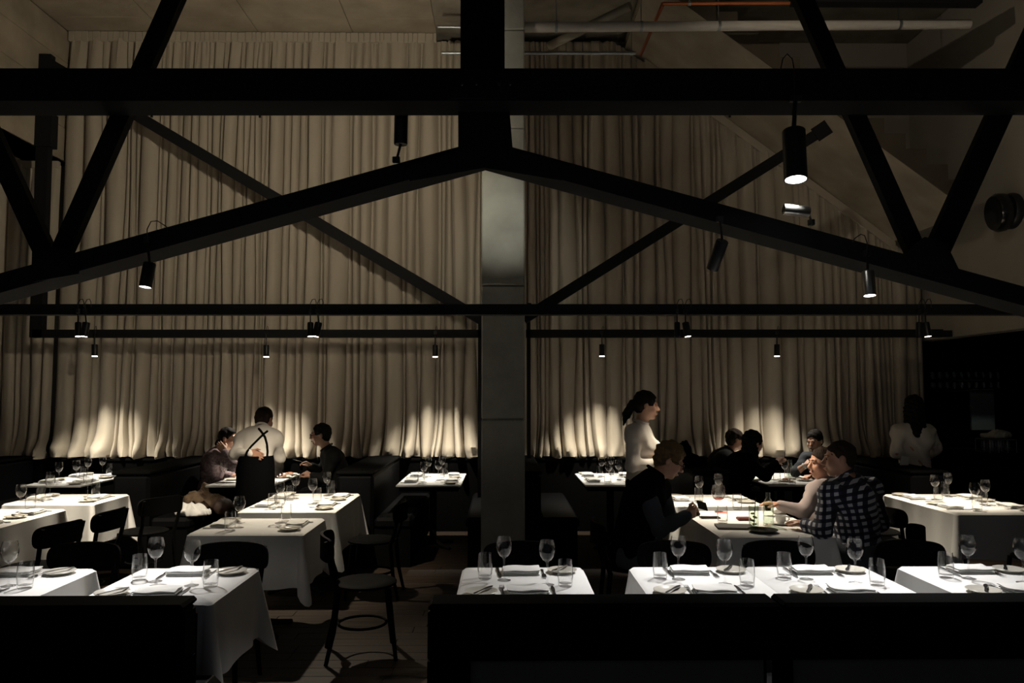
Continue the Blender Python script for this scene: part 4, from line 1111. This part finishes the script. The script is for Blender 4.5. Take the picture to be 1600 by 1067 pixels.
# 7 man in pale grey shirt
person('older man in a pale grey shirt reaching across the table', jt(dict(pelvis=(1302, 842, 6.2), chest=(1289, 785, 6.2), neck=(1291, 749, 6.2), head=(1284, 723, 6.2),
       sL=(1278, 766, 6.03), eL=(1256, 800, 5.96), wL=(1220, 789, 6.02), hL=(1192, 784, 6.05), sR=(1292, 764, 6.4), eR=(1285, 805, 6.5), wR=(1262, 800, 6.42), hR=(1248, 798, 6.35))),
       (-1, .05, 0), (-1, -.12, -.05), shirt='greyshirt', trousers='slate', hair='cropped', hair_m='hair_brown', skin='skin_b', h=.0072, build=1.2, curlL=.35, curlR=.5)
# 8-10 rear diners
person('young man in a white tee and dark jacket at the rear table', jt(dict(pelvis=(1108, 764, 8.98), chest=(1124, 724, 8.98), neck=(1138, 705, 8.98), head=(1149, 687, 8.98),
       sR=(1131, 716, 8.82), eR=(1140, 745, 8.8), wR=(1160, 745, 8.8), hR=(1170, 744, 8.8), sL=(1138, 714, 9.12), eL=(1150, 742, 9.15), wL=(1168, 742, 9.1), hL=(1178, 741, 9.1))),
       (1, 0, 0), (1, .1, -.1), shirt='white_shirt', vest='charcoal', hair='short', hair_m='hair_brown', skin='skin_b', h=.009, build=.95)
person('woman in black with long black hair eating at the rear table', jt(dict(pelvis=(1140, 768, 8.3), chest=(1157, 730, 8.3), neck=(1168, 711, 8.3), head=(1177, 692, 8.3),
       sR=(1166, 722, 8.12), eR=(1196, 744, 8.1), wR=(1212, 724, 8.25), hR=(1222, 713, 8.3), sL=(1172, 720, 8.46), eL=(1190, 740, 8.6), wL=(1202, 729, 8.6), hL=(1210, 724, 8.6))),
       (.9, .45, 0), (.92, .4, -.1), shirt='black_cloth', hair='long', hair_m='hair_black', skin='skin_a', h=.0085, build=1.05, curlR=.8, curlL=.7, fold=.004)
wm, S10, b10, A10 = person('man in a navy tee with a white watch raising his hand', jt(dict(pelvis=(1300, 764, 8.85), chest=(1286, 724, 8.85), neck=(1279, 706, 8.85), head=(1273, 689, 8.82),
       sL=(1261, 717, 8.72), eL=(1243, 738, 8.6), wL=(1259, 727, 8.55), hL=(1269, 716, 8.6), sR=(1295, 715, 9.02), eR=(1290, 742, 9.08), wR=(1270, 744, 9.0), hR=(1258, 744, 8.95))),
       (-.85, -.5, 0), (-.75, -.66, -.22), sleeves='short', shirt='navytee', hair='short', hair_m='hair_black', skin='skin_a', h=.0085, curlL=.9)
d = N(at(1259, 727, 8.55) - at(1243, 738, 8.6)); q = at(1257, 728.2, 8.555) - b10
MB().lathe([(.033, -.008), (.037, -.008), (.037, .008), (.033, .008)], 18, q, d).build('wristwatch', M['watch'], wm, True)
MB().lathe([(0, 0), (.017, 0), (.017, .006), (0, .007)], 16, q + Vector((-.01, -.035, .004)), (-.2, -1, .1)).build('watch_face', M['watch'], wm, True)
# 11 woman at the bar
person('woman in a white blouse with long dark hair standing by the bar', jt(dict(pelvis=(1428, 738, 8.4), chest=(1428, 688, 8.42), neck=(1428, 661, 8.42), head=(1428, 637, 8.44),
       sL=(1404, 675, 8.36), eL=(1399, 706, 8.3), wL=(1412, 716, 8.38), hL=(1420, 716, 8.46), sR=(1450, 675, 8.52), eR=(1464, 702, 8.6), wR=(1452, 712, 8.68), hR=(1440, 712, 8.7))),
       (.3, 1, 0), (.45, 1, -.1), seated=False, shirt='white_shirt', hair='long', hair_m='hair_black', skin='skin_b', h=.009, build=.98, bust=.01, fold=.012)
p = at(1413, 724, 8.2); t = MB().box(-.045, .045, -.006, .006, -.085, .075, .003).build('waiter_cloth', M['napkin'], loc=p); t.rotation_euler = (0, .22, 0); tag(t, 'folded white cloth hanging from the hand of the woman by the bar', 'cloth')

# ------------------------------------------------------------------ crumpled cloth and coats
def crumple(name, label, cat, blobs, m, h=.011, amp=.012, z0=None, group=None):
    S = Sdf(); b0 = Vector(blobs[0][0])
    for c, r in blobs: S.ell(c, r, None, .04)
    def post(Fd, X, Y, Z):
        X_, Y_, Z_ = X - b0.x, Y - b0.y, Z - b0.z
        F2 = Fd + amp * (np.sin(38 * X_ + 9 * np.sin(21 * Y_) + 14 * Z_) + .7 * np.sin(31 * Y_ - 26 * Z_ + 5 * np.sin(19 * X_)))
        return np.maximum(F2, z0 - Z) if z0 is not None else F2
    vs, fs = S.mesh(h, None, 0, post); base = Vector((b0.x, b0.y, z0 if z0 is not None else b0.z))
    o = obj(name, np_mesh(name, vs, fs, M[m], base), None, base); tag(o, label, cat, group); return o
zs_ = .485
crumple('scarf', 'crumpled white scarf on the left booth bench', 'scarf', [((-3.10, 7.78, .53), (.12, .1, .07)), ((-3.02, 7.8, .51), (.1, .1, .05)), ((-3.2, 7.82, .53), (.06, .08, .07))], 'napkin', z0=zs_)
crumple('coat', 'tan coat heaped on the left booth bench', 'coat', [((-3.14, 8.12, .60), (.16, .14, .08)), ((-2.98, 8.12, .57), (.12, .12, .07)), ((-3.12, 8.2, .68), (.05, .06, .07))], 'tan', z0=zs_)
crumple('handbag', 'dark brown bag beside the white scarf', 'bag', [((-2.84, 7.92, .55), (.08, .12, .09)), ((-2.80, 7.90, .54), (.07, .1, .07))], 'brown', amp=.004, z0=zs_)
crumple('coat', 'black coat draped over the booth divider behind the waitress', 'coat', [((2.0, 8.3, .97), (.13, .22, .06)), ((1.98, 8.4, 1.06), (.07, .07, .12)), ((2.08, 8.25, .97), (.1, .14, .05))], 'black_cloth', z0=.938)
p = T(1216, 803); crumple('napkin_heap', 'crumpled white napkin behind the coffee cup', 'napkin', [((p.x, p.y, TZ + .035), (.055, .045, .035)), ((p.x + .03, p.y, TZ + .045), (.03, .03, .035))], 'napkin', h=.006, amp=.005, z0=TZ + .0045)

# booth tables in use
def dish(label, px, py, food=True, r=1.35):
    p = T(px, py); t = thing('dinner_plate', label, 'plate', (p.x, p.y, TZ + .0005), group='plates on the booth tables'); o = obj('plate_body', ME['side_plate'], t); o.scale = (r, r, 1)
    if food:
        for k in range(5): MB().lathe([(0, 0), (.016, .003), (.02, .012), (.012, .022), (0, .025)], 9, (.03 * math.cos(k * 1.9), .03 * math.sin(k * 1.9), .008)).build('food_piece', M['food'], t, True)
dish('white plate of food beside the waiter\'s hand', 441, 746); dish('plate of food near the charcoal-shirted man', 452, 742, True, 1.2); dish('white side plate in front of the woman in print', 362, 750, False, 1.0)
for px, py, lb in ((349, 755, 'wine glass in front of the woman in print'), (437, 754, 'wine glass beside the waiter\'s hand')): item('wine_glass', T(px, py), 0, lb, z=TZ)
dish('plate at the near edge of the rear diners\' table', 1228, 752, True, 1.2); dish('plate at the middle of the rear diners\' table', 1240, 748, False, 1.2); dish('plate before the man with the watch', 1257, 751, True, 1.1)
for px, py, lb in ((1214, 754, 'near left tumbler on the rear diners\' table'), (1238, 757, 'near right tumbler on the rear diners\' table'), (1231, 749, 'far tumbler on the rear diners\' table')): item('tumbler', T(px, py), 0, lb, z=TZ)
o = item('wine_glass', T(1227, 750), 0, 'wine glass on the rear diners\' table', z=TZ)
p = T(1235, 746); o = obj('carafe', MB().lathe([(0, 0), (.04, 0), (.042, .1), (.025, .15), (.02, .2), (.018, .2), (.022, .15), (.038, .1), (.036, .01), (0, .01)], 20).mesh('carafe', M['water'], True), None, (p.x, p.y, TZ)); tag(o, 'clear water carafe on the rear diners\' table', 'carafe')

# ------------------------------------------------------------------ bar in the dark niche
bc = thing('bar_counter', 'dark bar counter in the niche at the right', 'counter', (6.3, 9.3, 0))
MB().box(-.75, 1.05, -.55, .9, 0, .93).build('counter_front', M['panel'], bc); MB().box(-.8, 1.05, -.6, .9, .93, .975, .006).build('counter_top', M['chair'], bc)
bs = thing('bar_shelf', 'dark back bar cabinet with open glass shelves', 'cabinet', (6.3, 10.5, 0))
MB().box(-.85, 1.05, .02, .18, .98, 2.35).build('cabinet_back', M['panel'], bs)
for z in (1.72, 1.86): MB().box(-.55, .6, -.16, .02, z, z + .018).build('shelf', M['panel'], bs)
MB().box(-.85, -.6, -.16, .02, 1.64, 1.66).build('shelf', M['panel'], bs)
pa = at(1515, 608, 10.5); pb = at(1554, 672, 10.5)
o = MB().box(0, pb.x - pa.x, -.02, .015, pb.z - pa.z, 0, .004).build('splash_panel', M['pale_panel'], bs, loc=(pa.x - 6.3, 0, pa.z))
k_ = 0; ORD = 'first second third fourth fifth sixth seventh eighth ninth tenth'.split()
for r, (z, y) in enumerate(((1.879, 10.40), (1.739, 10.40))):
    for k in range(10):
        k_ += 1; x = 5.86 + k * .1
        o = obj('tumbler', ME['tumbler'], None, (x, y, z)); tag(o, '%s glass from the left in the %s row on the bar shelf' % (ORD[k], ('upper', 'lower')[r]), 'tumbler', 'glasses in the %s row on the bar shelf' % ('upper', 'lower')[r]); o.scale = (.9, .9, .85)
for k in range(3): o = obj('tumbler', ME['tumbler'], None, (5.5 + k * .085, 10.40, 1.661)); tag(o, '%s glass from the left on the short bar shelf' % ORD[k], 'tumbler', 'glasses on the short bar shelf')
rk = thing('glass_rack', 'wire rack of glasses under a folded towel on the bar', 'rack', (5.98, 9.3, .976))
MB().box(-.16, .16, -.14, .14, .0, .015, .004).build('tray', M['black_plastic'], rk); MB().box(-.165, .165, -.145, .145, .16, .172, .003).build('rim', M['galv'], rk)
for k in range(8):
    a = k % 4; bq = k // 4; MB().tube([(-.16 + a * .107, -.14 + bq * .28, .01), (-.16 + a * .107, -.14 + bq * .28, .165)], .004, 6).build('wire', M['galv'], rk)
for k in range(6): o = obj('tumbler', ME['tumbler'], None, (5.98 - .1 + (k % 3) * .1, 9.3 - .06 + (k // 3) * .12, .992)); tag(o, '%s row %s glass inside the bar rack' % (('near', 'far')[k // 3], ('left', 'middle', 'right')[k % 3]), 'tumbler', 'glasses in the bar rack')
crumple('towel', 'pale folded towel lying on the bar glass rack', 'towel', [((5.98, 9.3, 1.18), (.17, .13, .04)), ((6.02, 9.28, 1.21), (.1, .1, .045))], 'towel', amp=.008, z0=1.152)
for k in range(4):
    t = thing('wine_bottle', '%s dark wine bottle from the left on the bar' % ORD[k], 'bottle', (6.55 + k * .1, 8.95 + (k % 2) * .12, .976), group='wine bottles on the bar')
    MB().lathe([(0, 0), (.037, 0), (.038, .01), (.038, .19), (.015, .24), (.0145, .31), (0, .31)], 18).build('bottle_glass', M['greenglass'], t, True)
    MB().lathe([(.0388, .06), (.039, .061), (.039, .14), (.0388, .141)], 18).build('label_band', M['cream'], t, True)
ld = bpy.data.lights.new('lamp_light', 'SPOT'); ld.energy = 3.0; ld.color = (.85, 1, .92); ld.spot_size = math.radians(70); ld.spot_blend = 1; ld.shadow_soft_size = .03
dl = thing('bar_downlight', 'small recessed downlight over the bar back panel', 'downlight', (6.35, 10.1, 2.36))
MB().lathe([(0, 0), (.04, 0), (.045, -.006), (.03, -.008), (0, -.008)], 20).build('lamp_ring', M['lampblack'], dl, True)
lo = bpy.data.objects.new('lamp_light', ld); COL.objects.link(lo); lo.parent = dl; lo.location = (0, 0, -.03); lo.rotation_euler = (math.radians(12), 0, 0)
